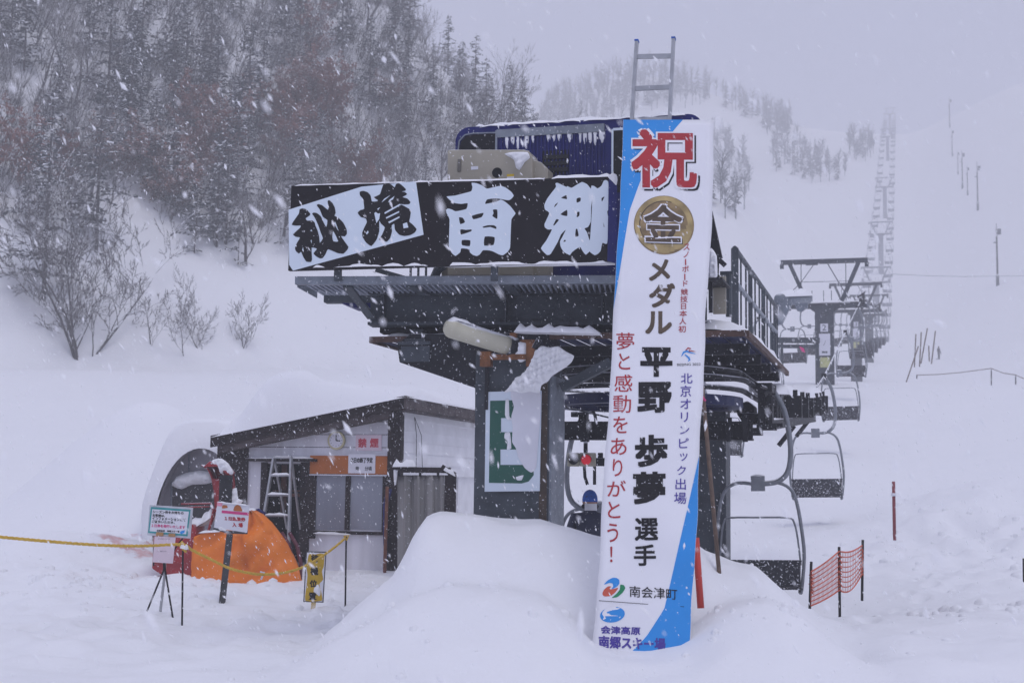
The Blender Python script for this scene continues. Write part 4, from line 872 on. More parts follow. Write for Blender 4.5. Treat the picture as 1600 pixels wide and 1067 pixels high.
# ------------------------------------------------------------------ banner
class BSurf:
    """hanging cloth: a plane leaning out at the foot, with soft folds"""
    def __init__(s):
        s.TL = P(975, 188, 14.05); s.TR = P(1116, 187, 13.93); s.BL = P(930, 1000, 12.95)
        s.n = np.cross(s.TR-s.TL, s.BL-s.TL); s.n /= np.linalg.norm(s.n)
        if s.n[1] > 0: s.n = -s.n
        s.ex = (s.TR-s.TL); s.L = np.linalg.norm(s.ex); s.ex /= s.L; s.ey = np.cross(s.n, s.ex)
    def pt(s, px, py, off=0.):
        r = ray(px, py); t = ((s.TL-CPOS)@s.n)/(r@s.n); p = CPOS+r*t; q = p-s.TL; a = q@s.ex; b = abs(q@s.ey)
        wv = .024*math.sin(b*1.7+a*1.5+.4)*min(1, b)+.008*math.sin(b*11+a*5)*math.exp(-((b-2.2)/.7)**2)+.009*math.sin(b*8.5-a*6)*math.exp(-((b-4.2)/.8)**2)+.010*math.sin(a*7.0+b*.8)*min(1, b*.5)+.006*math.sin(b*5.3-a*3)*min(1, b)
        return p+s.n*(off+wv)
B = BSurf()
bn = thing('banner', 'tall white and blue vertical cloth banner with red and black characters, foot in the snow', 'banner', P(1008, 1000, 12.95), 0)
def bl_(y): return float(np.interp(y, [188, 520, 700, 880, 1000, 1060], [975, 957.5, 946.5, 936.5, 926, 921]))+.9*math.sin(y*.021+1)+.5*math.sin(y*.06)
def br_(y): return float(np.interp(y, [187, 400, 500, 620, 700, 830, 985, 1060], [1116.5, 1110, 1102, 1098, 1093.5, 1088, 1079, 1075]))+.9*math.sin(y*.025)+.5*math.sin(y*.07+2)
NU, NV = 14, 90
K = MB(); K.grid([B.pt(bl_(y)+(br_(y)-bl_(y))*i/(NU-1), y) for i in range(NU) for y in [187.5+(1055-187.5)*j/(NV-1) for j in range(NV)]], NU, NV); cl = K.build('cloth', M['white'], bn, True)
so_ = cl.modifiers.new('thick', 'SOLIDIFY'); so_.thickness = .0015; so_.offset = 0
def cut(y):   # blue field, upper left
    return float(np.interp(y, [187.5, 205, 230, 284, 330, 415, 485], [1067, 1052, 1034, 1000.7, 984, 970, 958]))
K = MB(); ys = [187.5+(482-187.5)*j/40 for j in range(41)]
K.grid([B.pt(bl_(y)+.3+(max(cut(y), bl_(y)+.4)-bl_(y)-.3)*i/8, y, .002) for i in range(9) for y in ys], 9, 41); K.build('blue_field', M['blue_ink'], bn, True)
def cut2(y): return float(np.interp(y, [715, 766, 861, 951, 994, 1040], [1092, 1080.6, 1059, 1038, 1010, 965]))
K = MB(); ys = [715+(1050-715)*j/40 for j in range(41)]
K.grid([B.pt(min(cut2(y), br_(y)-.4)+(br_(y)-.3-min(cut2(y), br_(y)-.4))*i/8, y, .002) for i in range(9) for y in ys], 9, 41); K.build('blue_field', M['blue_ink'], bn, True)
def letters(name, items, m, off=.005, weight=0., parent=bn):
    K = MB()
    for s_, b_, *o in items: put(K, B, s_, b_, off, o[0] if o else weight, rot90=(len(o) > 1 and o[1]))
    K.build(name, m, parent)
WB = .035
letters('character_shadow', [('祝', (989.5, 206.5, 1094, 300), .03)], M['black_ink'], .004)
letters('character_outline', [('祝', (984.5, 201, 1091.2, 297.3), .05)], M['white'], .006)
letters('red_character', [('祝', (986.5, 203, 1089, 295.3), .022)], M['red_ink'], .008)
K = MB()
def bdisc(K, cx, cy, rx, ry, off): 
    v_, f_ = fill2d([ell(cx, cy, rx, ry, 44)]); K.add([B.pt(x, y, off) for x, y in v_], f_)
bdisc(K, 1037.5, 352, 47, 45.2, .003); md = K.build('medal', M['gold_dark'], bn)
K = MB(); bdisc(K, 1037.2, 351.4, 45.3, 43.6, .0045); K.build('medal_rim', M['gold'], md)
K = MB(); bdisc(K, 1037.2, 351.6, 38.4, 37, .006); K.build('medal_groove', M['bronze_ink'], md)
K = MB(); bdisc(K, 1037.6, 352.0, 37.2, 35.8, .0075); K.build('medal_face', M['gold_dark'], md)
letters('medal_shadow', [('金', (1008, 322.5, 1069, 381), .035)], M['black_ink'], .0095, parent=md)
letters('medal_outline', [('金', (1004.8, 319.3, 1067.8, 380), .05)], M['white'], .0115, parent=md)
letters('medal_character', [('金', (1006.5, 321, 1066, 378.5), .022)], M['bronze_ink'], .0135, parent=md)
letters('bronze_lettering', [('メ', (1014, 404.5, 1047, 438.7), .03), ('ダ', (1014, 441.6, 1054.8, 478.8), .03), ('ル', (1008, 484.4, 1049.8, 520.4), .03)], M['bronze_ink'], .004)
letters('small_red_lettering', [('ス', (1067.8, 380, 1077.5, 390)), ('ノ', (1068, 392, 1076, 401.5)), ('ー', (1070.2, 404, 1072.2, 413.5), .01, True), ('ボ', (1066, 414.6, 1076.3, 424.5)), ('ー', (1069, 427, 1071, 436.5), .01, True), ('ド', (1067.5, 437.5, 1074.5, 446.5)), ('競', (1063.8, 450, 1075, 459.8)), ('技', (1062.8, 461, 1074.5, 471.2)), ('日', (1064, 473, 1072, 482.3)), ('本', (1061.6, 484.2, 1073.2, 494.2)), ('人', (1061.4, 495.6, 1072.2, 506)), ('初', (1060, 508, 1071.6, 518.2))], M['red_ink'], .004, .008)
letters('red_lettering', [('夢', (963, 519, 991, 546)), ('と', (966.5, 552, 984.5, 576.6)), ('感', (960, 584.5, 988, 611.5)), ('動', (958, 617, 986, 644.5)), ('を', (958, 650, 980.6, 676.4)), ('あ', (954, 684, 979, 710.5)), ('り', (957.5, 717, 972.5, 744.6)), ('が', (949, 751, 978, 776.6)), ('と', (950, 784.5, 969.4, 810)), ('う', (949, 818, 966, 847)), ('！', (953.4, 854, 957.2, 878.5))], M['red_ink'], .004, .004)
letters('black_lettering', [('平', (1000.3, 541, 1050.7, 588)), ('野', (995.8, 596, 1049.6, 644.5)), ('歩', (992, 679, 1043, 729.7)), ('夢', (989, 737, 1040, 788.5)), ('選', (992, 810, 1028.4, 845), .025), ('手', (990.4, 851, 1025, 883.7), .025)], M['black_ink'], .004, .042)
letters('violet_lettering', [('北', (1063.8, 583.4, 1082, 599.6)), ('京', (1063, 602.5, 1080, 620.5)), ('オ', (1063, 624, 1079.5, 639.6)), ('リ', (1063.8, 645, 1075, 660.7)), ('ン', (1062.5, 667, 1077, 679)), ('ピ', (1061, 685.6, 1076, 701)), ('ッ', (1062.5, 709, 1074.3, 721)), ('ク', (1058, 729, 1071.7, 743)), ('出', (1055.4, 748.6, 1071.7, 766)), ('場', (1053.3, 770, 1072.5, 788))], M['navy_ink'], .004, .006)
# games emblem with its caption
def stroke(K, pts, w_, off):
    pts = [np.array(p, float) for p in pts]; n_ = len(pts); L_ = []; R_2 = []
    for i, p in enumerate(pts):
        t = pts[min(i+1, n_-1)]-pts[max(i-1, 0)]; t /= np.hypot(*t); nn = np.array([-t[1], t[0]])*w_[i]/2; L_.append(p+nn); R_2.append(p-nn)
    v = L_+R_2; K.add([B.pt(x, y, off) for x, y in v], [(i, i+1, n_+i+1, n_+i) for i in range(n_-1)])
K = MB(); stroke(K, [(1071, 546.5), (1075, 542.8), (1079, 543.6), (1076.5, 547)], [1.2, 2.6, 2.2, .6], .004); stroke(K, [(1076, 548), (1081, 547.6), (1087, 549)], [1.6, 1.6, .4], .005); K.build('emblem_red', M['red_ink'], bn)
K = MB(); stroke(K, [(1064.5, 556), (1068, 549.5), (1073, 547.5), (1078, 550), (1087, 552.5)], [.6, 3, 3.2, 2.2, .4], .0045); stroke(K, [(1070, 553), (1076, 558), (1077.5, 562), (1075, 564.5)], [1.4, 3.2, 2.6, .8], .0055); K.build('emblem_blue', M['blue_ink'], bn)
K = MB(); put(K, B, 'BEIJING 2022', (1058, 567.2, 1094.8, 572.4), .004); K.build('emblem_caption', M['black_ink'], bn)
# town emblem and name
K = MB(); trace(K, B, [[(150,335),(185,295),(235,268),(275,270),(300,290),(300,325),(275,355),(225,382),(240,350),(235,325),(205,318)]], (920, 860), 6.275, .004); K.build('emblem_blue', M['blue_ink'], bn)
K = MB(); trace(K, B, [[(135,420),(150,385),(190,352),(222,352),(205,370),(215,382),(290,365),(260,410),(215,445),(160,450),(140,440)]], (920, 860), 6.275, .004); K.build('emblem_vermilion', M['orange_ink'], bn)
K = MB(); trace(K, B, [[(310,335),(345,340),(358,370),(330,415),(280,455),(225,464),(275,420),(305,380)]], (920, 860), 6.275, .004); K.build('emblem_green', M['green_ink'], bn)
K = MB(); put(K, B, '南会津町', (983.7, 915.0, 1058, 932.3), .0045, .006, dy=4.6); K.build('town_lettering', M['black_ink'], bn)
K = MB(); stroke(K, [(936, 938.4), (1002, 943), (1069, 947.3)], [.9, .9, .9], .0045); K.build('rule_line', M['black_ink'], bn)
K = MB(); trace(K, B, [ell(957, 960, 19.5, 12, 30, -.16)], off=.004, smooth=False); el = K.build('oval_emblem', M['blue_ink'], bn)
K = MB(); trace(K, B, [[(140,600),(165,570),(215,552),(265,545),(270,560),(310,565),(260,585),(215,605),(270,615),(310,640),(305,660),(260,645),(200,650),(140,680),(150,650),(132,625)]], (920, 860), 6.275, .0055); K.build('white_animal_shape', M['white'], el)
K = MB(); put(K, B, '会津高原', (939, 977.0, 1000.5, 989.5), .0045, .03, dy=2.2); put(K, B, '南郷スキー場', (935.5, 992.5, 1040, 1012), .0045, .03, dy=4); K.build('resort_lettering', M['navy_ink'], bn)

# ------------------------------------------------------------------ the hut
_p = P(613, 900, 23.0); H = Frame(_p[0], _p[1], ALPHA)
def hh(px, py, d): return H.hit(px, py, d)
def hw(px, py, d): a, z = H.hit(px, py, d); return H.W(a, d, z)
hut = thing('ski_hut', 'small pale wooden lift hut with a deeply snowed lean-to roof', 'hut', H.W(-1.5, 1, gzs(-3, 23.5)), -ALPHA)
aw, _ = hh(366, 700, 0); GB = -.5
zl = hh(333, 684, -.28)[1]; al = hh(333, 684, -.28)[0]; zr = hh(637, 621, -.28)[1]; ar = hh(637, 621, -.28)[0]
def rz_(a): return zl+(zr-zl)*(a-al)/(ar-al)          # roof slope: rises towards the right-hand side
DEEP = 5.6
K = MB(); dx0, dz1 = hh(411, 724, 0); dx1, dz0 = hh(478, 850, 0)     # doorway
for a0, a1, z0, z1 in ((aw, dx0, GB, None), (dx0, dx1, dz1, None), (dx1, 0, GB, None)):
    K.prism([H.W(a0, 0, z0 if z0 is not None else 0), H.W(a1, 0, z0), H.W(a1, 0, (z1 or rz_(a1)-.06)), H.W(a0, 0, (z1 or rz_(a0)-.06))], H.u*.08)
K.build('front_wall', M['wall'], hut)
K = MB()
for z_ in np.arange(dz1+.06, rz_(0)-.2, .21):
    aL_ = max(aw+.1, al+(z_+.12-zl)/(zr-zl)*(ar-al))
    if aL_ < -.3: K.box(H, aL_, -.05, -.004, -.001, z_, z_+.010)
K.build('board_seams', M['fascia'], hut)
K = MB(); sw_z = lambda d: rz_(0)-.05
nb_ = 9; z0b = hh(640, 740, 0)[1]
zz = np.linspace(z0b-.02, rz_(0)-.06, 7)
for i in range(6): K.hexa([H.W(0.0, .12, zz[i]), H.W(0, DEEP, zz[i]), H.W(-.05, DEEP, zz[i]), H.W(-.05, .12, zz[i]), H.W(-.022, .12, zz[i+1]+.004), H.W(-.022, DEEP, zz[i+1]+.004), H.W(-.05, DEEP, zz[i+1]), H.W(-.05, .12, zz[i+1])])
K.build('clapboard_wall', M['clap'], hut)
K = MB(); K.box(H, -.09, -.052, .1, DEEP, GB, z0b)
for d in (1.5, 2.9, 3.5, 4.6): K.box(H, -.051, -.03, d, d+.1, GB, z0b)
K.build('lower_wall', M['clap'], hut)
K = MB(); K.box(H, -.049, -.034, 3.05, 3.4, GB, z0b-.02); K.build('dark_gap', M['dark'], hut)
K = MB(); K.box(H, aw, aw+.06, .09, DEEP, GB, rz_(aw)-.06); K.box(H, aw, -.1, DEEP-.08, DEEP-.001, GB, rz_(aw)-.08); K.build('rear_walls', M['wall'], hut)
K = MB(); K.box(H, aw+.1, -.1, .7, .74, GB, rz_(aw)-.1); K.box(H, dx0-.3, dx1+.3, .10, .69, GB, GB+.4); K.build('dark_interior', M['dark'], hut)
K = MB(); K.pbox(H, 606.5, 642, 622, 925, -.1, .14); K.build('corner_post', M['wood_dark'], hut, bev=.006)
K = MB(); K.pbox(H, 354, 690, 382, 870, -.04, .10); K.pbox(H, 340, 690, 356, 800, .15, .1); K.build('end_boards', M['wood_dark'], hut)
# roof: deck, rake boards, eave fascia
K = MB()
aE = .26
K.prism([H.W(al, -.30, rz_(al)-.03), H.W(aE, -.30, rz_(aE)-.03), H.W(aE, -.30, rz_(aE)+.03), H.W(al, -.30, rz_(al)+.03)], H.u*(DEEP+.5)); rf = K.build('roof', M['dark_grey'], hut)
K = MB(); K.prism([H.W(al-.02, -.335, rz_(al)-.16), H.W(aE, -.335, rz_(aE)-.16), H.W(aE, -.335, rz_(aE)+.035), H.W(al-.02, -.335, rz_(al)+.035)], H.u*.03); K.build('rake_board', M['wood_dark'], rf)
K = MB(); K.prism([H.W(al+.1, -.27, rz_(al)-.24), H.W(-.02, -.27, rz_(0)-.27), H.W(-.02, -.27, rz_(0)-.03), H.W(al+.1, -.27, rz_(al)-.03)], H.u*.26); K.build('soffit_board', M['fascia'], rf)
K = MB(); K.box(H, aE+.002, aE+.03, -.33, DEEP+.2, rz_(aE)-.17, rz_(aE)+.035); K.box(H, .0, aE-.001, -.2, DEEP, rz_(0)-.14, rz_(0)-.11); K.build('eave_board', M['fascia'], rf)
# deep roof snow
rs = MB(); na, nd_ = 40, 26
tbl_x = np.array([333, 345, 375, 405, 425, 470, 520, 560, 600, 637, 668, 700, 740.]); tbl_y = np.array([684, 668, 645, 612, 601, 594, 596, 600, 606, 611, 609, 617, 630.])
Pg = []
A_ = np.linspace(al-.12, aE+.05, na); D_ = np.linspace(-.38, DEEP+.3, nd_)
def thick(a):
    px = np.interp(a, [al, ar], [333, 637]); y = np.interp(px, tbl_x, tbl_y); return max(.05, hh(px, y, .1)[1]-rz_(a))
for i, a in enumerate(A_):
    for j, d in enumerate(D_):
        ed = min((d-D_[0])/.34, (D_[-1]-d)/.4, (a-A_[0])/.30+.05, (A_[-1]-a)/.30); ed = max(0, min(1, ed)); e_ = math.sqrt(1-(1-ed)**2)
        nse = .07*math.sin(a*2.1+d)+.05*math.sin(d*2.7-a)
        # taller pillow halfway along the ridge
        pil = .13*ss(-2.75, -2.45, a)*ss(-1.3, -1.7, a)*ss(1.9, 1.4, d)
        Pg.append(H.W(a, d-.03*e_, rz_(a)+.03+(thick(a)-.03+nse*ed+float(pil))*e_-(.03 if ed == 0 else 0)))
rs.grid(Pg, na, nd_); o = rs.build('roof_snow', M['snow'], None, True); tag(o, 'thick pillow of snow lying on the hut roof', 'roof snow', kind='stuff')
sm = o.modifiers.new('sub', 'SUBSURF'); sm.levels = sm.render_levels = 1
# window
K = MB()
for r_ in ((482, 736, 491, 841), (598, 736, 604, 836), (491, 736, 598, 742), (491, 828, 598, 836), (540, 742, 545, 828)): K.pbox(H, *r_, -.05, .06)
wf = K.build('window', M['wood_dark'], hut, bev=.004)
for x0, x1 in ((491, 540), (545, 598)):
    K = MB(); K.pbox(H, x0, 742, x1, 828, -.015, .01); K.build('pane', M['pane'], wf)
K = MB(); snowstrip(K, hw(490, 833, -.06), hw(548, 835, -.06), .07, .035, 8, 3); K.build('snow_cap', M['snow'], wf, True)
K = MB()
for r_ in ((408, 722, 413, 870), (470, 722, 481, 870)): K.pbox(H, *r_, -.03, .05)
K.pbox(H, 384, 716, 492, 721, -.16, .2); K.build('door_frame', M['wood_dark'], hut)
K = MB(); K.pbox(H, 416, 770, 468, 776, .4, .05); K.pbox(H, 426, 765, 470, 768, .5, .05); K.pbox(H, 440, 726, 446, 800, .5, .04); K.build('inner_shelf', M['wood_red'], hut)
K = MB(); snowstrip(K, hw(385, 716, -.08), hw(490, 716, -.08), .2, .03, 10, 4); K.build('snow_cap', M['snow'], hut, True)
# things on the hut's front
ob = thing('orange_board', 'long orange signboard above the hut window', 'sign', hw(545, 741, -.06), -ALPHA)
K = MB(); K.pbox(H, 484.5, 711.5, 605, 741, -.055, .03); K.build('board', M['orange_panel'], ob, bev=.003)
K = MB(); K.pbox(H, 483, 740.5, 607, 743.5, -.07, .05); K.pbox(H, 484, 709.5, 605.5, 711.3, -.065, .03); K.build('frame_strip', M['paper'], ob)
nc_ = thing('notice_sheet', 'white notice with black lettering fixed over the orange board', 'notice', hw(565, 739, -.07), -ALPHA)
K = MB(); K.pbox(H, 544.5, 709, 586, 739.5, -.064, .006); K.build('sheet', M['paper'], nc_)
K = MB(); sf_ = H.surf(-.064); put(K, sf_, '本日の終了予定', (547.5, 714.5, 582.5, 723), .003, .03); put(K, sf_, '時', (556, 728.5, 561, 734.5), .003, .02); put(K, sf_, '分頃', (570, 728.5, 581, 735), .003, .02); K.build('lettering', M['black_ink'], nc_)
ns = thing('no_smoking_sign', 'pale sign with two red characters beside the clock', 'sign', hw(575, 703, -.03), -ALPHA)
K = MB(); K.pbox(H, 556, 679, 596, 704, -.012, .011); K.build('board', M['pink_paper'], ns)
K = MB(); put(K, H.surf(-.012), '禁', (559.5, 684.5, 573, 699), .003, .04); put(K, H.surf(-.012), '煙', (578, 684.5, 591.5, 699), .003, .04); K.build('red_lettering', mat('faded_red', (.55, .06, .09), .6), ns)
ck = thing('wall_clock', 'round wall clock with a pale yellow rim on the hut front', 'clock', hw(525, 700, -.03), -ALPHA)
def hdisc(K, cx, cy, r, d, th, n=28):
    a, z = hh(cx, cy, d); rr_ = abs(hh(cx+r, cy, d)[0]-a); K.disc(H.W(a, d, z), H.v*rr_, np.array([0, 0, rr_]), n, H.u*th)
K = MB(); hdisc(K, 525, 688, 13.5, -.05, .049); K.build('case', mat('pale_yellow_plastic', (.55, .50, .30), .5), ck, bev=.006)
K = MB(); hdisc(K, 525, 688, 10.6, -.056, .005); fc = K.build('face', M['paper'], ck)
K = MB()
for (x0, y0, x1, y1), w_ in (((525, 688, 525.3, 679.5), .016), ((525, 688, 531.5, 688.5), .02)): K.bar(hw(x0, y0, -.060), hw(x1, y1, -.060), w_, .003, H.u)
for i in range(12): t = math.pi/6*i; K.bar(hw(525+8.3*math.sin(t), 688-8.3*math.cos(t), -.059), hw(525+9.6*math.sin(t), 688-9.6*math.cos(t), -.059), .009, .002, H.u)
K.build('hands', M['black_ink'], fc)
# step ladder by the door
sl2 = thing('step_ladder', 'snowy aluminium stepladder leaning in the hut doorway', 'stepladder', hw(432, 850, -.5), -ALPHA)
T0, T1, Q0, Q1 = hw(428, 713, -.25), hw(455, 713, -.25), hw(411, 815, -.75), hw(452, 815, -.75)
for p, q in ((Q0, T0), (Q1, T1)):
    K = MB(); K.bar(p+(p-q)*.55, q, .035, .06, H.u); K.build('rail', M['alu'], sl2, bev=.003)
for f in (0.02, .30, .60, .91):
    K = MB(); K.bar(T0+(Q0-T0)*f, T1+(Q1-T1)*f, .05, .03); K.build('step', M['alu'], sl2)
    K = MB(); snowstrip(K, T0+(Q0-T0)*f+[0, 0, .015], T1+(Q1-T1)*f+[0, 0, .015], .09, .035 if f > .1 else .015, 6, int(f*10)); K.build('snow_cap', M['snow'], sl2, True)
for p, q in ((hw(444, 800, .0), T0), (hw(470, 830, .0), T1)):
    K = MB(); K.bar(p+(p-q)*.3, q, .03, .045, H.u); K.build('back_leg', M['alu'], sl2)
# plastic curtain wind screen
wsF = Frame(*P(617, 900, 22.2)[:2], 4); wsd = 0.
wsn = thing('wind_screen', 'dark framed wind screen with a milky plastic curtain beside the hut post', 'screen', wsF.W(.5, 0, .4), -4)
K = MB(); K.pbox(wsF, 611, 729, 704, 739, -.03, .09); K.bar(wsF.W(wsF.hit(690, 729, 0)[0], .02, wsF.hit(690, 729, 0)[1]), wsF.W(wsF.hit(709, 741, 0)[0], .02, wsF.hit(709, 741, 0)[1]), .1, .09); K.pbox(wsF, 700, 738, 710.5, 870, -.02, .08); K.pbox(wsF, 695, 742, 699.5, 870, -.01, .03); fr_ = K.build('frame', M['wood_dark'], wsn, bev=.004)
K = MB(); pts = []
for i in range(40):
    x = 621+(695-621)*i/39
    for j in range(12):
        y = 742+(885-742)*j/11; a, z = wsF.hit(x, y, .03); pts.append(wsF.W(a, .03+.035*math.sin(i*.62+.3*math.sin(j*.4))+.015*math.sin(i*1.7), z))
K.grid(pts, 40, 12); o = K.build('curtain', M['clear'], wsn, True); q = o.modifiers.new('s', 'SOLIDIFY'); q.thickness = .004
K = MB()
for x in (624, 656, 684): K.pbox(wsF, x-1.5, 738, x+2, 744, -.02, .03)
K.build('hooks', M['black_ink'], wsn)
K = MB(); w2 = lambda x, y: wsF.W(wsF.hit(x, y, 0)[0], .02, wsF.hit(x, y, 0)[1])
snowstrip(K, w2(614, 729), w2(650, 729), .22, .10, 8, 2); snowstrip(K, w2(693, 734), w2(712, 744), .2, .08, 6, 3); puff(K, wsF.surf(-.03), [(615, 734), (621, 736), (619, 756), (616, 757)], .03, 2, 3); K.build('snow_cap', M['snow'], wsn, True)
wr = MB(); wr.tube([H.W(.01, .9, rz_(0)-.2), H.W(.03, .95, rz_(0)-.5), H.W(.02, 1.0, z0b+.02)], .006, 4); wr.tube([H.W(.01, .9, rz_(0)-.2), H.W(.05, 1.15, rz_(0)-.5), H.W(.03, 1.3, z0b+.02)], .006, 4); wr.build('loose_wire', M['black_ink'], hut)
rp_ = thing('leaning_pole', 'red-brown pole leaning against the dark hut post', 'pole', hw(602, 915, -.25))
K = MB(); K.tube([hw(600, 925, -.3), hw(605, 760, -.16)], .028, 8); K.build('pole', M['wood_red'], rp_, True)
tag(rp_.children[0] if rp_.children else rp_)
bs_ = thing('blue_cloth', 'dark blue cloth hanging beside the hut post', 'cloth', hw(602, 835, -.2))
K = MB(); pts = []
for i in range(8):
    for j in range(10):
        y = 764+j*12; x = np.interp(j, [0, 2, 5, 7, 9], [604, 598, 597, 598, 601])+i*(8/7.)*(1 if j < 8 else .7); a, z = hh(x, y, -.13); pts.append(H.W(a, -.13+.03*math.sin(i*1.3+j*.3), z))
K.grid(pts, 8, 10); o = K.build('sheet', M['blue_cloth'], bs_, True); q = o.modifiers.new('s', 'SOLIDIFY'); q.thickness = .006

# ------------------------------------------------------------------ arched shelter left of the hut
ax_ = Frame(*P(300, 830, 25.0)[:2], 6); aA, azb = ax_.hit(318, 838, 0); azt = ax_.hit(318, 692, 0)[1]; arx = aA-ax_.hit(242, 800, 0)[0]; azr = azt-azb
sh = thing('arched_shelter', 'grey half-round tunnel shelter half buried in snow left of the hut', 'shelter', ax_.W(aA, 0, azb), -6)
N_ = 24; K = MB()
K.grid([ax_.W(aA+arx*math.cos(t), d, azb+azr*math.sin(t)) for t in np.linspace(math.pi, 0, N_) for d in (-.02, .5, 1.6)], N_, 3); o = K.build('shell', M['grey_fabric'], sh, True); q = o.modifiers.new('s', 'SOLIDIFY'); q.thickness = .03
K = MB(); K.prism([ax_.W(aA+arx*.97*math.cos(t), .12, azb+azr*.97*math.sin(t)) for t in np.linspace(math.pi, 0, N_)]+[ax_.W(aA+arx*.97, .12, azb-.6), ax_.W(aA-arx*.97, .12, azb-.6)], ax_.u*.02); K.build('end_sheet', M['grey_fabric'], sh)
K = MB(); K.ppoly(ax_, [(268, 808), (268, 756), (280, 752), (332, 752), (332, 812)], .06, .05); K.build('low_door', M['dark_grey'], sh)
K = MB(); K.tube([ax_.W(ax_.hit(267, 815, .05)[0], .05, ax_.hit(267, 815, .05)[1]), ax_.W(ax_.hit(268, 752, .05)[0], .05, ax_.hit(268, 752, .05)[1])], .02, 6); K.tube([ax_.W(ax_.hit(295, 692, .1)[0], .1, ax_.hit(295, 692, .1)[1]), ax_.W(ax_.hit(295, 740, .1)[0], .1, ax_.hit(295, 740, .1)[1])], .012, 5); K.build('pipe_frame', M['steel_light'], sh)
K = MB(); puff(K, ax_.surf(.05), [(268, 758), (275, 745), (292, 738), (312, 735), (332, 738), (334, 752), (322, 756), (300, 757), (284, 764)], .14, 4, 9)
pts = []
for t in np.linspace(math.pi*1.02, .18, 26):
    for j in range(9):
        f = j/8; d = -.30+1.9*f**1.6; ed = math.sqrt(max(0, 1-(1-min(1, f*3))**2)); th_ = (.17+.30*math.sin(max(0, min(math.pi, t)))**1.2+.05*math.sin(t*7))*ed-(.12 if j == 0 else 0)
        pts.append(ax_.W(aA+(arx+th_*.8+.02)*math.cos(t), d, azb+(azr+th_+.02)*math.sin(t)))
K.grid(pts, 26, 9); o = K.build('snow_cover', M['snow'], sh, True)

# pinkish net half buried in the pile
bnm = mat('snow_matted_pink_net', (.66, .42, .42), .8, var=.1, rust=(1.6, .40, (.83, .83, .87)), bump=.4, bs=14)
K = MB(); pts = []
for i in range(26):
    for j in range(16):
        x = -7.1+1.5*i/25+.12*math.sin(j*.9); y = 22.6+2.9*j/15; e_ = math.sin(math.pi*i/25)*math.sin(math.pi*j/15); pts.append((x, y, gzs(x, y)-.05+.075*min(1, e_*2.2)+.03*math.sin(i*2.3+j)*e_))
K.grid(pts, 26, 16); o = K.build('buried_net', bnm, None, True); tag(o, 'faded pink net half buried in the snow pile left of the shelter', 'net')

# ------------------------------------------------------------------ red snow blower and the orange tarpaulin over it
bF = Frame(*P(340, 880, 21.6)[:2], 4)
def bw(x, y, d): a, z = bF.hit(x, y, d); return bF.W(a, d, z)
sbw = thing('snow_blower', 'red snow blower with a tall curved chute, partly under the orange tarpaulin', 'snow blower', bw(320, 900, .2), -4)
K = MB(); pth = [(352, 800), (352, 770), (349, 748), (344, 733), (334, 726)]; wd = [.11, .12, .13, .14, .15]
for sgn in (-1, 1):
    K.grid([bF.W(bF.hit(x, y, .3)[0]+sgn*w_*1.05+dx_*.0, .3+dd, bF.hit(x, y, .3)[1]) for (x, y), w_, dx_ in zip(pth, wd, range(5)) for dd in (-.14, .14)], 5, 2)
K.grid([bF.W(bF.hit(x, y, .3)[0]+sx*w_*1.05, .44, bF.hit(x, y, .3)[1]+.02) for (x, y), w_ in zip(pth, wd) for sx in (-1, 1)], 5, 2)
K.grid([bF.W(bF.hit(x, y, .3)[0]+sx*w_*1.05, .16, bF.hit(x, y, .3)[1]) for (x, y), w_ in zip(pth[:3], wd) for sx in (-1, 1)], 3, 2)
o = K.build('chute', M['red_paint'], sbw, True); q = o.modifiers.new('s', 'SOLIDIFY'); q.thickness = .012
K = MB(); a, z = bF.hit(344, 728, .3); K.prism([bF.W(a-.22, .12, z-.02), bF.W(a-.12, .12, z+.07), bF.W(a+.08, .12, z+.05), bF.W(a+.2, .12, z-.10), bF.W(a+.17, .12, z-.14), bF.W(a, .12, z-.01)], bF.u*.34); K.build('chute_hood', M['red_paint'], sbw, bev=.01)
K = MB(); K.pbox(bF, 343, 742, 361, 792, .10, .05); K.build('chute_opening', M['steel_dark'], sbw)
K = MB(); K.ppoly(bF, [(237, 888), (240, 826), (262, 818), (300, 818), (306, 830), (304, 898), (290, 905), (255, 900)], .05, .55); K.build('auger_housing', M['red_paint'], sbw, bev=.02)
K = MB(); K.pbox(bF, 244, 838, 300, 880, .03, .03); K.build('auger_mouth', M['red_paint'], sbw)
K = MB(); tp = lambda x, y, d=.0: bw(x, y, d)
K.tube([tp(283, 787, .3), tp(330, 786, .3), tp(334, 796, .25), tp(322, 842, .1), tp(304, 900, .0)], .016, 6); K.tube([tp(278, 793, .3), tp(328, 791, .3)], .014, 6); K.tube([tp(286, 846, .05), tp(322, 845, .05)], .025, 6); K.tube([tp(331, 792, .3), tp(336, 802, .3), tp(326, 830, .3)], .014, 6); K.build('handle_bars', M['red_paint'], sbw, True)
K = MB()
for x0 in (440, 452): K.tube([tp(x0, 832, .25), tp(x0+12, 852, .2), tp(x0+18, 880, .2), tp(x0+17, 905, .2)], .03, 6)
K.build('mudguard', mat('maroon_paint', (.10, .012, .03), .5, dust=.2), sbw, True)
K = MB(); K.tube([tp(392, 800, .5), tp(404, 797, .5), tp(414, 803, .48)], .03, 8); K.build('blue_cowl', M['blue'], sbw, True)
K = MB(); K.box(bF, bF.hit(310, 915, .1)[0], bF.hit(405, 915, .1)[0], .02, .5, bF.hit(350, 925, .1)[1], bF.hit(350, 908, .1)[1]); K.tube([tp(388, 915, 0.0), tp(412, 910, .02)], .07, 12); K.build('track', M['steel_dark'], sbw, bev=.02)
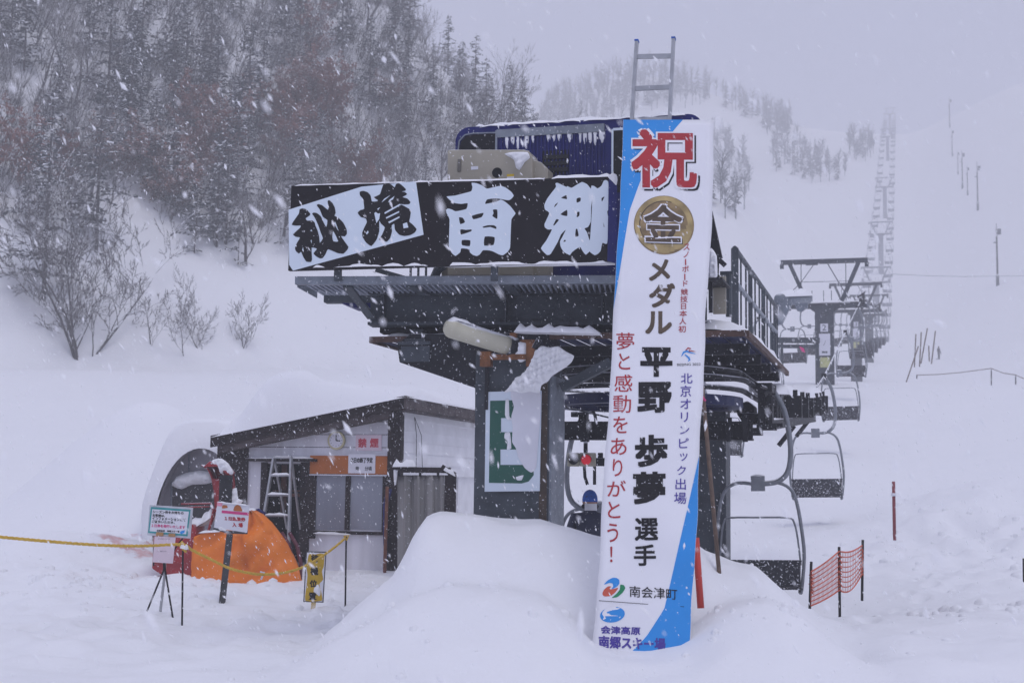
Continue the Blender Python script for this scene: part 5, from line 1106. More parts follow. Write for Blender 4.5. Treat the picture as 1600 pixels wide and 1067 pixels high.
K = MB(); snowstrip(K, tp(243, 822, .3), tp(303, 822, .3), .45, .10, 10, 4); puff(K, bF.surf(.16), [(327, 727), (333, 718), (346, 716), (357, 724), (365, 738), (361, 742), (352, 736), (345, 740), (340, 728), (333, 726)], .08, 2.5, 5); puff(K, bF.surf(.2), [(362, 765), (370, 762), (372, 778), (380, 782), (373, 790), (360, 790)], .06, 2.5, 4); snowstrip(K, tp(300, 830, .45), tp(340, 806, .45), .5, .16, 10, 6); K.build('snow_cap', M['snow'], sbw, True)
tpn = thing('tarpaulin', 'crumpled orange tarpaulin draped over the snow blower', 'tarpaulin', bw(385, 915, 0), -4)
rows = [(930, 303, 440, .36), (920, 299, 462, .40), (905, 300, 471, .42), (885, 301, 467, .40), (865, 302, 458, .37), (848, 303, 450, .34), (838, 304, 443, .31), (832, 318, 438, .28), (826, 346, 433, .26), (815, 366, 424, .22), (803, 377, 411, .17), (796, 385, 398, .10)]
K = MB(); nr_ = 44; pts = []
vn = VN(9)
rows2 = []
for i in range(len(rows)-1):
    for k in range(3): t = k/3; rows2.append(tuple(np.array(rows[i])*(1-t)+np.array(rows[i+1])*t))
rows2.append(rows[-1])
for y, x0, x1, dp in rows2:
    a0, z = bF.hit(x0, y, .15); a1, _ = bF.hit(x1, y, .15)
    for k in range(nr_):
        t = 2*math.pi*k/(nr_-1); cs = math.cos(t); sn = math.sin(t); f = (1+cs)/2
        wr_ = float(vn(np.array([f*9.+y*.05]), np.array([y*.045]))[0])*.24+float(vn(np.array([f*20.]), np.array([y*.035+f*5]))[0])*.13-.10*math.exp(-((f-.56)/.05)**2)
        amp = abs(sn)**.5
        pts.append(bF.W(a0+(a1-a0)*f, .15-dp*np.sign(sn)*abs(sn)**.7-wr_*amp*(1 if sn > 0 else 0)+(.12*math.sin(f*3.1)*0), z+(.02*math.sin(k*1.9) if y > 915 else 0)))
K.grid(pts, len(rows2), nr_); o = K.build('sheet', M['tarp'], tpn, True)
K = MB(); snowstrip(K, bw(312, 832, -.05), bw(345, 830, -.02), .30, .04, 8, 4); snowstrip(K, bw(384, 797, .1), bw(400, 797, .1), .18, .03, 6, 5); K.build('snow_cap', M['snow'], tpn, True)

# ------------------------------------------------------------------ signs, posts and rope in front
def gsurf(px, py, D, deg=0): p = P(px, py, D); return Frame(p[0], p[1], deg)
nF = gsurf(265, 965, 17.9, 3)
def nw(x, y, d=0.): a, z = nF.hit(x, y, d); return nF.W(a, d, z)
nb = thing('notice_board', 'framed white notice with a teal border on a folding tripod stand', 'notice board', (nw(262, 960)[0], nw(262, 960)[1], gzs(nw(262, 960)[0], nw(262, 960)[1])), -3)
K = MB(); K.ppoly(nF, [(230, 836), (233.5, 788.5), (301, 793), (297, 841)], 0, .03); K.build('board', mat('board_frame_white', (.50, .52, .56), .4, dust=.1), nb, bev=.004)
s0 = nF.surf(0)
K = MB(); trace(K, s0, [[(231.5, 832), (236, 791.5), (298, 796), (293, 837.5)], [(233.8, 829.5), (238, 795), (295.3, 799), (291, 834.3)]], off=.004, smooth=False); K.build('teal_border', M['teal_ink'], nb)
K = MB(); trace(K, s0, [[(233.8, 829.5), (238, 795), (295.3, 799), (291, 834.3)]], off=.003, smooth=False); K.build('sheet', M['paper'], nb)
K = MB()
for s_, b_ in (('シーズン券をお持ちの', (239, 796.6, 287, 801.2)), ('お客様は、', (238.5, 802.2, 258, 806.8)), ('インフォメーションにて', (238, 806.8, 290, 811.8)), ('ご提示いただき、', (237.4, 812.2, 273, 816.4))): put(K, s0, s_, b_, .0045, .03, dy=2.6*(b_[2]-b_[0])/52)
put(K, s0, '会津高原　南郷スキー場', (245, 827, 280.5, 830), .0045, .03, dy=1.6); K.build('lettering', M['black_ink'], nb)
K = MB(); put(K, s0, '１日券を発行いたします', (237, 818, 289.5, 823), .0045, .03, dy=3.0); K.build('pink_lettering', M['pink_ink'], nb)
K = MB(); trace(K, s0, [[(281, 831), (284, 829), (289, 828), (288, 832), (283, 834)]], off=.0045); K.build('blue_mark', M['blue_ink'], nb)
for pts_ in (((257, 838), (240, 900), (225, 966)), ((257, 838), (258, 895), (271, 971))):
    K = MB(); K.tube([nw(255.5, 846, .05), nw(258 if pts_[2][0] > 250 else 256, 890, .04), nw(*pts_[2], -.1), nw(*pts_[2], -.1)-np.array([0, 0, .1])], .012, 6); K.build('leg', M['black_ink'], nb, True)
K = MB(); K.tube([nw(259, 840, .07), nw(257, 900, .1), nw(249.5, 964, .2), nw(249, 975, .2)], .018, 6); K.build('leg', M['alu'], nb, True)
K = MB(); K.tube([nw(246, 838, .04), nw(240, 850, .05), nw(240, 884, .05)], .01, 5); K.tube([nw(286, 840, .04), nw(278, 850, .05), nw(270, 862, .05)], .01, 5); K.build('easel_struts', M['black_ink'], nb, True)
sh_ = thing('paper_sheet', 'pale pink sheet taped below the teal bordered notice', 'paper', nw(256, 880, -.02), -3)
K = MB(); K.ppoly(nF, [(238.5, 878), (241.5, 837.5), (274.5, 839), (270, 880)], -.02, .004); K.build('sheet', M['pink_paper'], sh_)
K = MB(); K.ppoly(nF, [(243.5, 837), (244, 831), (255.5, 831.5), (255, 837)], -.027, .003); K.ppoly(nF, [(263, 838), (263.5, 833), (274, 833.5), (273.5, 838.6)], -.027, .003); K.build('tape', mat('brown_tape', (.38, .2, .07), .5), sh_)
K = MB(); put(K, nF.surf(-.022), 'お知らせ', (247, 840.5, 266, 842.5), .003, .01); put(K, nF.surf(-.022), 'ご案内', (245, 860, 260, 862), .003, .01); K.build('lettering', mat('faint_grey_ink', (.25, .22, .25), .6), sh_)
# entry sign on a black post
eF = gsurf(348, 948, 19.3, 2)
def ew(x, y, d=0.): a, z = eF.hit(x, y, d); return eF.W(a, d, z)
es = thing('entry_sign', 'white entry sign with red lettering on a slanting black post', 'sign', ew(346, 946), -2)
K = MB(); K.bar(ew(345.5, 955), ew(359, 834), .075, .075, eF.u); K.build('post', M['dark_grey'], es, bev=.004)
K = MB(); K.ppoly(eF, [(334, 824), (340, 783), (390, 789), (386, 832)], -.06, .012); K.build('board', M['paper'], es, bev=.002)
K = MB(); K.ppoly(eF, [(333.5, 827), (334, 818), (336, 825), (356, 829), (386, 829), (385.5, 834), (357, 833.5)], -.05, .05); K.build('backing', M['dark_grey'], es)
e0 = eF.surf(-.06)
K = MB(); trace(K, e0, [[(346.6, 797), (388.8, 800.5), (388.4, 805), (346.4, 801.2)]], off=.003, smooth=False); K.build('pink_band', M['pink_ink'], es)
K = MB(); trace(K, e0, [[(339.5, 784), (348, 785), (347, 791), (339, 790)]], off=.003, smooth=False); K.build('pink_corner', mat('soft_pink', (.75, .3, .4), .6), es)
K = MB(); trace(K, e0, [[(365, 797.5), (366.5, 791), (371, 788.3), (376, 791), (378.5, 798.5)]], off=.003); trace(K, e0, [[(347, 794), (348, 789), (354, 789), (356, 793)]], off=.003); K.build('orange_picture', M['orange_panel'], es)
K = MB(); put(K, e0, '１日回数券', (351, 806.3, 383.5, 812.5), .003, .05, dy=2); put(K, e0, '入', (363, 816, 369.5, 823), .003, .04); put(K, e0, '場', (372.5, 816.5, 379.5, 823.6), .003, .04); K.build('red_lettering', M['red_ink'], es)
K = MB(); puff(K, eF.surf(-.05), [(341, 824), (346, 822), (353, 826), (352, 829), (343, 828)], .02, 2, 3); snowstrip(K, ew(340, 784, -.05), ew(389, 789.5, -.05), .05, .015, 8, 2); K.build('snow_cap', M['snow'], es, True)
# yellow waiting-place sign
yF = gsurf(490, 950, 19.0, -3)
def yw(x, y, d=0.): a, z = yF.hit(x, y, d); return yF.W(a, d, z)
ys_ = thing('waiting_sign', 'worn yellow upright sign with four black characters on a short stake', 'sign', yw(489, 952), 3)
K = MB(); K.ppoly(yF, [(473.8, 940), (478.2, 861), (510, 861.5), (505.3, 941)], 0, .02); K.build('board', M['dark_grey'], ys_)
K = MB(); trace(K, yF.surf(0), [[(475.5, 938.5), (479.8, 862.8), (508.4, 863.2), (503.8, 939.3)]], off=.003, smooth=False); K.build('white_face', M['paper'], ys_)
K = MB(); trace(K, yF.surf(0), [[(477, 938), (479, 915), (480.5, 898), (479, 885), (482, 868), (485, 864), (492, 866), (500, 864), (507, 866), (506, 884), (503, 892), (505, 905), (499, 912), (502, 925), (503, 938)]], off=.005); K.build('yellow_face', M['yellow_sign'], ys_)
K = MB()
for ch, b_ in (('待', (486, 866, 498, 878)), ('機', (485, 885.5, 497.5, 898)), ('位', (484, 905.5, 495.5, 917)), ('置', (482.5, 925, 494.5, 936.5))): put(K, yF.surf(0), ch, b_, .007, .035)
K.build('lettering', M['black_ink'], ys_)
K = MB(); K.bar(yw(488.5, 958, .03), yw(491, 930, .03), .06, .02, yF.u); K.build('stake', M['yellow_sign'], ys_)
K = MB(); puff(K, yF.surf(-.003), [(491, 918), (497, 912), (501, 922), (500, 932), (495, 928), (490, 924)], .02, 2, 3); K.build('stuck_snow', M['snow'], ys_, True)
# rope posts, rope
def rod(name, label, cat, p, q, r, m, group=None):
    t = thing(name, label, cat, p); K = MB(); K.tube([np.array(p)-(np.array(q)-np.array(p))*.12, q], r, 7); K.build('rod', m, t, True); return t
rA0, rA1 = P(284.5, 977, 17.3), P(286, 846, 17.3); rB0, rB1 = P(539.5, 949, 19.0), P(541, 838, 19.0)
rod('rope_post', 'thin black rope post beside the tripod notice board', 'post', rA0, rA1, .012, M['black_ink'], None)
rod('rope_post', 'thin black rope post between the yellow sign and the snow mound', 'post', rB0, rB1, .012, M['black_ink'], None)
rpt = thing('yellow_rope', 'yellow twisted rope sagging between the thin black posts', 'rope', P(410, 896, 18.2))
def sag(p, q, pts): return [P(x, y, p+(q-p)*i/(len(pts)-1)) for i, (x, y) in enumerate(pts)]
chain = sag(14.5, 17.25, [(-140, 826), (-60, 833), (0, 838.5), (60, 844), (120, 849), (180, 852.3), (230, 852.5), (285, 850.5)])+sag(17.3, 18.95, [(286, 850.5), (300, 859), (330, 874), (360, 888), (390, 895), (410, 897), (440, 895), (470, 887), (500, 871), (525, 853), (540, 840)])[1:]
def twist(K, ch, r, step=.035):
    ch = [np.array(p) for p in ch]; out = []
    for a, b in zip(ch[:-1], ch[1:]):
        n_ = max(1, int(np.linalg.norm(b-a)/step)); out += [a+(b-a)*i/n_ for i in range(n_)]
    out.append(ch[-1])
    for ph in (0, 2.09, 4.19):
        pp = []
        for i, p in enumerate(out):
            t = i*1.25+ph; pp.append(p+np.array([0, math.cos(t), math.sin(t)])*r*.6)
        K.tube(pp, r*.62, 5)
def cr(pts, k=4):
    p = [np.array(q) for q in pts]; o_ = []
    for i in range(len(p)-1):
        a, b, c, d = p[max(0, i-1)], p[i], p[i+1], p[min(len(p)-1, i+2)]
        for j in range(k): t = j/k; o_.append(.5*((2*b)+(-a+c)*t+(2*a-5*b+4*c-d)*t*t+(-a+3*b-3*c+d)*t**3))
    o_.append(p[-1]); return o_
K = MB(); twist(K, cr(chain), .017); K.build('rope', M['yellow'], rpt, True)
K = MB(); K.tube([P(283, 846, 17.27), P(289, 852, 17.26), P(285, 858, 17.27), P(281, 851, 17.27), P(291, 862, 17.25)], .016, 6); K.tube([P(537, 838, 18.95), P(545, 836, 18.95), P(541, 844, 18.95)], .014, 6); K.build('knot', M['yellow'], rpt, True)
K = MB(); K.tube([P(407, 893, 18.2), P(413, 894, 18.17), P(410, 900, 18.2), P(408, 905, 18.2)], .012, 5); K.build('white_tie', M['paper'], rpt, True)
K = MB(); snowstrip(K, P(282, 855, 17.28), P(294, 858, 17.28), .14, .06, 6, 1); K.build('snow_cap', M['snow'], rpt, True)

# ------------------------------------------------------------------ poles near the banner, net, stakes
rod('bamboo_pole', 'long thin brown pole leaning right of the banner, pink ribbon on top', 'pole', P(1123, 888, 14.0), P(1097, 604, 14.3), .022, M['bamboo'])
K = MB(); K.tube([P(1096, 618, 14.27), P(1099, 622, 14.26), P(1097, 628, 14.28), P(1102, 624, 14.26)], .016, 5); o = K.build('ribbon', M['pink_ink'], [x for x in bpy.data.objects if x.get('label', '').startswith('long thin brown pole')][0], True)
rod('red_marker_pole', 'bright red plastic pole standing in snow at the banner edge', 'pole', P(1094, 938, 13.2), P(1087, 840, 13.25), .033, M['red_pole'])
rod('slope_marker', 'dark red slope marker pole alone on the smooth snow', 'pole', P(1397.5, 834, 27), P(1396, 752, 27), .032, M['dkred_pole'])
K = MB(); K.tube([P(1396.2, 770, 26.97), P(1396.3, 775, 26.97)], .05, 8); K.build('white_band', M['paper'], [x for x in bpy.data.objects if x.get('label', '').startswith('dark red slope')][0], True)
tl = [((1265, 955), (1267.5, 877), 17.6), ((1312, 955), (1311, 854), 17.9), ((1347, 928), (1348, 843), 18.6)]
nt_ = thing('safety_net', 'orange plastic safety net strung slackly between three dark stakes', 'net', P(1310, 950, 17.9))
labs = ['dark stake at the left end of the orange net', 'tallest dark stake in the middle of the orange net', 'thin dark stake at the right end of the orange net']
for (b_, t_, D), lb in zip(tl, labs): rod('net_stake', lb, 'stake', P(*b_, D), P(*t_, D), .018, M['black_ink'])
K = MB()
def netp(seg, f, g):   # f along, g down
    tops = [(1267, 893), (1311, 861), (1347, 852)]; bots = [(1265.5, 946), (1311, 922), (1346, 896)]
    x = tops[seg][0]*(1-f)+tops[seg+1][0]*f; y0 = tops[seg][1]*(1-f)+tops[seg+1][1]*f; y1 = bots[seg][1]*(1-f)+bots[seg+1][1]*f
    sg_ = math.sin(math.pi*f); y0 += sg_*(2 if seg == 0 else 5); y1 += sg_*(2 if seg == 0 else 13)
    D = tl[seg][2]*(1-f)+tl[seg+1][2]*f-.03+.05*math.sin(f*7+g*3)*sg_; return P(x, y0+(y1-y0)*g, D)
for seg, nv_ in ((0, 22), (1, 14)):
    for i in range(9):
        g = i/8; K.tube([netp(seg, f, g) for f in np.linspace(0, 1, 12)], .007 if 0 < i < 8 else .010, 4)
    for j in range(nv_+1):
        f = j/nv_; K.tube([netp(seg, f, g) for g in np.linspace(0, 1, 9)], .0035, 3)
K.build('mesh', M['net'], nt_)
K = MB(); rq = random.Random(3)
for (cx, cy, h_) in ((1268, 912, 14), (1312, 895, 26), (1346, 878, 18)):
    for i in range(7):
        y = cy-h_+2*h_*i/6; K.tube([P(cx-3+rq.uniform(-1, 1), y, 17.7 if cx < 1300 else (17.85 if cx < 1330 else 18.5)), P(cx+rq.uniform(-1, 1), y-3, 17.55 if cx < 1300 else (17.8 if cx < 1330 else 18.45)), P(cx+3, y+2, 17.7 if cx < 1300 else (17.85 if cx < 1330 else 18.5))], .008, 4)
K.build('ties', M['net'], nt_)
rod('dark_stake', 'short dark stake cut off by the right edge above a red string', 'stake', P(1599.5, 905, 19), P(1599, 872, 19), .012, M['black_ink'])
# bamboo poles far up the slope
for (x0, y0, x1, y1, lb) in ((1418, 591, 1435, 541, 'leaning bamboo pole, lowest of the far pole cluster'), (1429, 568, 1431, 522, 'upright bamboo pole at the left of the far pole cluster'), (1437, 567, 1439.5, 519, 'second upright bamboo pole in the far pole cluster'), (1440, 562, 1449, 513, 'tallest far bamboo pole, leaning right'), (1452, 562, 1451, 540, 'shortest far bamboo pole'), (1456, 563, 1461.5, 517, 'far bamboo pole nearest the standing skier')):
    rod('bamboo_pole', lb, 'pole', P(x0, y0, 88), P(x1, y1, 88), .04, M['bamboo'], 'far bamboo poles')
rl = thing('rope_line', 'thin slack rope strung over the far slope on three stakes', 'rope', P(1549, 607, 75))
K = MB(); K.tube([P(1432.5, 586, 76)]+[P(x, y, 75) for x, y in ((1465, 585), (1500, 582), (1549, 575.5))], .02, 4); K.tube([P(1549, 575.5, 75), P(1568, 583, 74), P(1586, 585.5, 73), P(1620, 600, 71)], .02, 4); K.build('rope', M['bamboo'], rl)
for x, y0, y1, D, lb in ((1432.5, 591, 585, 76, 'buried stake at the left end of the far rope'), (1549, 608, 574, 75, 'tall stake in the middle of the far rope'), (1587, 618, 584, 73, 'stake of the far rope near the right edge')):
    rod('rope_stake', lb, 'stake', P(x, y0, D), P(x, y1, D), .03, M['wood_dark'])

# ------------------------------------------------------------------ the lift line: towers, rope, chairs
def rope(side, d):
    a = .72+1.51*side; p = S.W(a, d, 0); p[2] = np.interp(p[1], _zy, _zz) if p[1] > 0 else 2.72; return p
hr = thing('haul_rope', 'steel haul rope running up the slope on both sides of the towers', 'rope', S.W(.81, 5, BZ))
for sd in (-1, 1):
    K = MB(); K.tube([rope(sd, d) for d in list(np.arange(3.4, 60, 2))+list(np.arange(60, 560, 6))], .022, 5); K.build('rope_strand', M['steel_dark'], hr)
def chair_parts(sx=1):
    """origin at the rope grip; x across the line, y up the line"""
    hg = MB(); hg.tube(cr([(0, 0, .02), (.05*sx, 0, -.06), (.15*sx, 0, -.26), (.205*sx, 0, -.56), (.22*sx, 0, -.86), (.17*sx, 0, -1.09), (.05*sx, 0, -1.20), (-.10*sx, 0, -1.23), (-.26*sx, 0, -1.23)], 3), .036, 8)
    gp = MB(); gp.box(FR0, -.05, .05, -.09, .09, -.06, .07); gp.box(FR0, -.03, .03, -.16, .16, -.03, .03)
    cx = -.22*sx; fr = MB(); L_ = [(-.04, 0, -1.24), (-.26, 0, -1.22), (-.42, 0, -1.30), (-.50, 0, -1.48), (-.555, .0, -1.85), (-.575, .02, -2.2), (-.53, .0, -2.62), (-.50, .1, -2.66)]
    fr.tube(cr(L_, 3), .024, 8); fr.tube(cr([(-x, y, z) for x, y, z in L_], 3), .024, 8)
    bx = MB(); bx.box(FR0, -.09, .09, -.035, .035, -1.33, -1.13)
    bk = MB(); bk.tube(cr([(-.53, .0, -2.30), (-.50, -.02, -1.95), (-.46, -.04, -1.74), (-.38, -.05, -1.68), (0, -.05, -1.675), (.38, -.05, -1.68), (.46, -.04, -1.74), (.50, -.02, -1.95), (.53, .0, -2.30)], 3), .014, 6)
    se = MB()
    for i in range(7): y0 = -.03+.063*i; z0 = -2.60-.012*i+.004*i*i*.5; se.hexa([(-.50, y0, z0-.012), (.50, y0, z0-.012), (.50, y0+.055, z0-.012), (-.50, y0+.055, z0-.012), (-.50, y0, z0+.012), (.50, y0, z0+.012), (.50, y0+.055, z0+.012), (-.50, y0+.055, z0+.012)])
    for x in (-.505, .505): se.box(FR0, x-.015, x+.015, -.04, .42, -2.65, -2.58)
    rs_ = MB()
    rs_.hexa([(-.52, -.05, -2.6), (.52, -.05, -2.6), (.52, -.03, -2.6), (-.52, -.03, -2.6), (-.535, -.1, -2.24), (.535, -.1, -2.24), (.535, -.08, -2.24), (-.535, -.08, -2.24)])
    for x in (-.50, .50): rs_.box(FR0, x-.02, x+.02, -.11, -.085, -2.58, -2.25)
    rs_.tube([(-.55, -.05, -2.60), (.55, -.05, -2.60)], .02, 6); rs_.tube([(-.55, -.09, -2.24), (.55, -.09, -2.24)], .014, 6)
    rs_.box(FR0, -.015, .015, -.11, -.085, -2.58, -2.25)
    sn = MB(); snowstrip(sn, (-.48, .18, -2.58), (.48, .18, -2.58), .34, .05, 8, 2); snowstrip(sn, (-.09, 0, -1.13), (.09, 0, -1.13), .07, .02, 4, 1)
    for mb in (fr, bx, bk, se, rs_, sn): mb.v = [(x+cx, y, z) for x, y, z in mb.v]
    return [('hanger', hg, 'chair_steel', True), ('grip', gp, 'steel_dark', False), ('frame', fr, 'chair_steel', True), ('clamp_box', bx, 'chair_steel', False), ('back_rail', bk, 'chair_steel', True), ('seat', se, 'chair_seat', False), ('backrest', rs_, 'chair_seat', False), ('snow_cap', sn, 'snow', True)]
CHG = 'empty chairs along the lift rope'
FARL = 'empty two-seat chair far up the lift line, fading into the snowfall'
def chair_proto(sx, one=False):
    t = thing('lift_chair', FARL, 'lift chair', (0, 0, 0), 0, CHG)
    if one:
        K = MB()
        for nm, mb, m_, s_ in chair_parts(sx): 
            if nm != 'snow_cap': K.mi = 1 if m_ == 'chair_seat' else 0; K.add(mb.v, mb.f)
        K.build('chair_body', [M['hazed_steel'], M['hazed_steel']], t, True); return t
    for nm, mb, m_, s_ in chair_parts(sx): mb.build(nm, M[m_], t, s_)
    return t
pr = {(-1, 0): chair_proto(-1), (1, 0): chair_proto(1), (-1, 1): chair_proto(-1, True), (1, 1): chair_proto(1, True)}
RL_ = ['nearest lift chair on the right, its seat cut off by the snow bank', 'empty lift chair beyond the nearest one, hanging clear over the snow', 'third lift chair on the right, just below the nearest tower', 'fourth lift chair on the right, partly behind the chair before it']
cnt = {}
def place_chair(side, d, label, rz=0, x=None):
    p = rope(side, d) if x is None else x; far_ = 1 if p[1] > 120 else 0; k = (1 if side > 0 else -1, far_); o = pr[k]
    if k in cnt: o = copy_tree(o)
    cnt[k] = 1; o.location = tuple(p); o.rotation_euler = (random.Random(int(d*10)).gauss(0, .02), random.Random(int(d*7)).gauss(0, .015), -math.radians(ALPHA)+rz); o['label'] = label; return o
for i, d in enumerate([4.93, 17.5, 29.4, 41.2]+[41.2+11.8*k for k in range(1, 38)]):
    if d < 470: place_chair(1, d, RL_[i] if i < 4 else FARL)
pL = S.W(.81-1.2+.02, 4.6, BZ+.05)
place_chair(-1, 4.6, 'lift chair at the loading point, seen between the front column and the banner', 0, P(912, 652, 18.9))
for i in range(42):
    d = 22.0+11.65*i
    if d < 470: place_chair(-1, d, FARL)
# towers
def tower_parts(h, far_=False):
    """local: origin at rope height on the line's centre; column goes down h"""
    R_ = []
    K = MB(); K.hexa([(-.38, -.3, -h-.6), (.38, -.3, -h-.6), (.38, .3, -h-.6), (-.38, .3, -h-.6), (-.38, -.3, -.1), (.38, -.3, -.1), (.38, .3, -.1), (-.38, .3, -.1)]); R_.append(('column', K, 'tower_steel'))
    K = MB(); K.prism([(-1.75, -.15, .0), (1.75, -.15, .0), (1.75, -.15, -.18), (.6, -.15, -.19), (.38, -.15, -.36), (-.38, -.15, -.36), (-.6, -.15, -.19), (-1.75, -.15, -.18)], (0, .3, 0)); R_.append(('crossarm', K, 'tower_steel'))
    for s_ in (-1, 1):
        K = MB(); K.bar((s_*.68, 0, .0), (s_*1.42, 0, 1.72), .2, .16); R_.append(('upright', K, 'tower_steel'))
    K = MB(); K.box(FR0, -1.8, 1.8, -.12, .12, 1.72, 1.9); K.box(FR0, -1.83, -1.68, -.1, .1, 1.55, 1.73); K.box(FR0, 1.68, 1.83, -.1, .1, 1.55, 1.73); K.box(FR0, -.75, -.25, -.16, -.11, 1.64, 1.86); R_.append(('lifting_frame', K, 'tower_steel'))
    K = MB(); K.tube([(-1.08, 0, .95), (1.08, 0, .95)], .014, 4)
    for x in (-.95, .9): K.tube([(x, -.05, 1.72), (x, -.05, .1)], .016, 4)
    K.tube([(-.4, 0, 1.72), (-.95, 0, .95), (-1.75, 0, .15)], .016, 4); K.tube([(.15, 0, 1.72), (.6, 0, .9), (1.0, 0, .2)], .02, 4)
    for x in (-.5, -.02, .3): K.tube([(x, -.1, .1), (x, -.1, .55)], .014, 4)
    R_.append(('stay_rods', K, 'tower_steel'))
    for s_ in (-1, 1):
        K = MB()
        for y in np.linspace(-.95, .95, 6):
            c_ = (s_*1.51, y, .02-.03*abs(y)); K.tube([(c_[0]-.05, y, c_[2]), (c_[0]+.05, y, c_[2])], .14, 10)
        K.box(FR0, s_*1.51+.07, s_*1.51+.1, -1.1, 1.1, -.06, .08); K.box(FR0, s_*1.51-.45, s_*1.51-.07, -.08, .08, -.06, .06); K.box(FR0, s_*1.62-.05, s_*1.62+.05, -.6, -.5, -.15, .32); K.bar((s_*1.4, -1.0, .1), (s_*1.7, -1.1, .3), .05)
        R_.append(('sheave_train', K, 'steel_dark'))
    K = MB(); snowstrip(K, (-.85, -.1, .0), (.85, -.1, .0), .6, .10, 10, 4); snowstrip(K, (-1.75, 0, 1.9), (1.75, 0, 1.9), .2, .05, 20, 5); snowstrip(K, (-1.6, 0, .05), (-.7, 0, .05), .25, .08, 6, 6); snowstrip(K, (.7, 0, .05), (1.6, 0, .05), .25, .08, 6, 7); R_.append(('snow_cap', K, 'snow'))
    return R_
TL = ['nearest lift tower, grey steel with the number two plate', 'second lift tower, partly hidden behind the nearest tower', 'third lift tower, its crossarm just right of the second']
for i, Y in enumerate([59, 98, 135, 172, 215, 275, 350, 440]):
    d = (Y-14.6+.2696*.72)/.963; p = S.W(.72, d, 0); g_z = gzs(p[0], p[1]); z = float(np.interp(p[1], _zy, _zz))-.16
    t = thing('lift_tower', TL[i] if i < 3 else 'lift tower far up the line, a pale shape in the snowfall', 'lift tower', (p[0], p[1], z), -ALPHA, 'lift towers')
    t.location = (0, 0, 0); t.rotation_euler = (0, 0, 0)
    for nm, mb, m_ in tower_parts(z-g_z):
        mb.build(nm, M['hazed_steel' if i > 2 and m_ != 'snow' else m_], t, nm == 'snow_cap')
    if i < 2:
        K = MB(); K.box(FR0, -.16, .16, -.325, -.302, -1.22, -.88); K.box(FR0, -.22, .24, -.325, -.302, -2.22, -1.30); pl_ = K.build('number_plate', M['paper'], t)
        K = MB(); v_, f_ = glyph(str(2+i)); K.add([(-.08+x*.16, -.329, -1.17+y*.24) for x, y in v_], f_); v_, f_ = glyph('ノ'); K.add([(-.05+x*.1, -.329, -1.8+y*.2) for x, y in v_], f_); v_, f_ = glyph('ー'); K.add([(-.1+x*.22, -.329, -2.12+y*.08) for x, y in v_], f_); K.build('number', M['steel'], pl_)
        K = MB(); K.box(FR0, -.18, .22, -.325, -.302, -2.72, -2.30); K.build('yellow_plate', mat('pale_yellow_plate', (.50, .50, .22), .6, dust=.2), t)
    t.location = (p[0], p[1], z); t.rotation_euler = (0, 0, -math.radians(ALPHA))
# timber catwalk boards beyond the loading area
wkb = thing('catwalk_boards', 'dark horizontal barrier boards behind the railing, left of the nearest tower', 'barrier', P(1248, 545, 45)); K = MB()
wf_ = Frame(*P(1248, 545, 45)[:2], 3); K.pbox(wf_, 1214, 527, 1281, 536, 0, .1); K.pbox(wf_, 1214, 538, 1280, 544, 0, .1)
for x in (1220, 1275): K.pbox(wf_, x, 528, x+4, 575, .11, .1)
K.build('boards', M['steel'], wkb)
K = MB(); K.ppoly(wf_, [(1249, 541), (1256, 544), (1258, 551), (1253, 549)], -.05, .02); K.build('red_flag', M['pink_ink'], wkb)
# poles on the right of the slope
up = thing('utility_pole', 'x', 'utility pole', (0, 0, 0), 0, 'poles up the right side of the slope')
K = MB(); K.tube([(0, 0, -1.2), (0, 0, 8.6)], [.17, .11], 8); K.build('pole', M['wood_dark'], up, True)
K = MB(); K.box(FR0, -.1, .5, -.07, .07, 7.9, 8.1); K.box(FR0, .2, .6, -.2, .2, 7.5, 8.3); K.box(FR0, -.5, .1, -.05, .05, 6.2, 6.35); K.box(FR0, -.03, .03, -.03, .03, 8.6, 9.1); K.build('fixtures', M['steel'], up)
K = MB(); K.tube([(0, 0, -.8), (0, 0, 1.6)], .24, 8); K.build('padding', M['steel'], up, True)
LB = ['nearest pole on the right slope, lamp boxes at its top', 'second nearest pole on the right slope', 'thin pole beside the second pole on the right slope', 'middle pole of the row up the right slope', 'short faint pole left of the middle pole', 'faint upper pole on the right slope', 'faintest topmost pole on the right slope']
for i, ((x, y), s_) in enumerate(zip([(1559, 446), (1528, 329), (1512, 305), (1504, 295), (1497, 273), (1488, 245), (1484, 200)], [1.0, 1.0, .7, 1.0, .7, .95, 1.0])):
    c_ = cast(x, y, 100, 520)
    if c_ is None: c_ = (P(x, y, 400)[0], 400)
    o = up if i == 0 else copy_tree(up); o.location = (c_[0], c_[1], gzs(*c_)); hpx = [98, 78, 48, 62, 38, 45, 50][i]; k_ = hpx*c_[1]/FPX/9.0; o.scale = (k_,)*3; o['label'] = LB[i]
    if i == 0: UP0 = np.array([c_[0], c_[1], gzs(*c_)+8.0*k_])
oc = thing('overhead_cable', 'thin overhead cable crossing from the second tower to the right edge', 'cable', P(1390, 428, 97))
K = MB(); K.tube([P(1390, 428, 97), P(1440, 430.5, 104), P(1500, 432, 112), P(1559, 431.5, 120), P(1640, 430, 130)], .022, 4); K.build('cable', M['steel_dark'], oc)

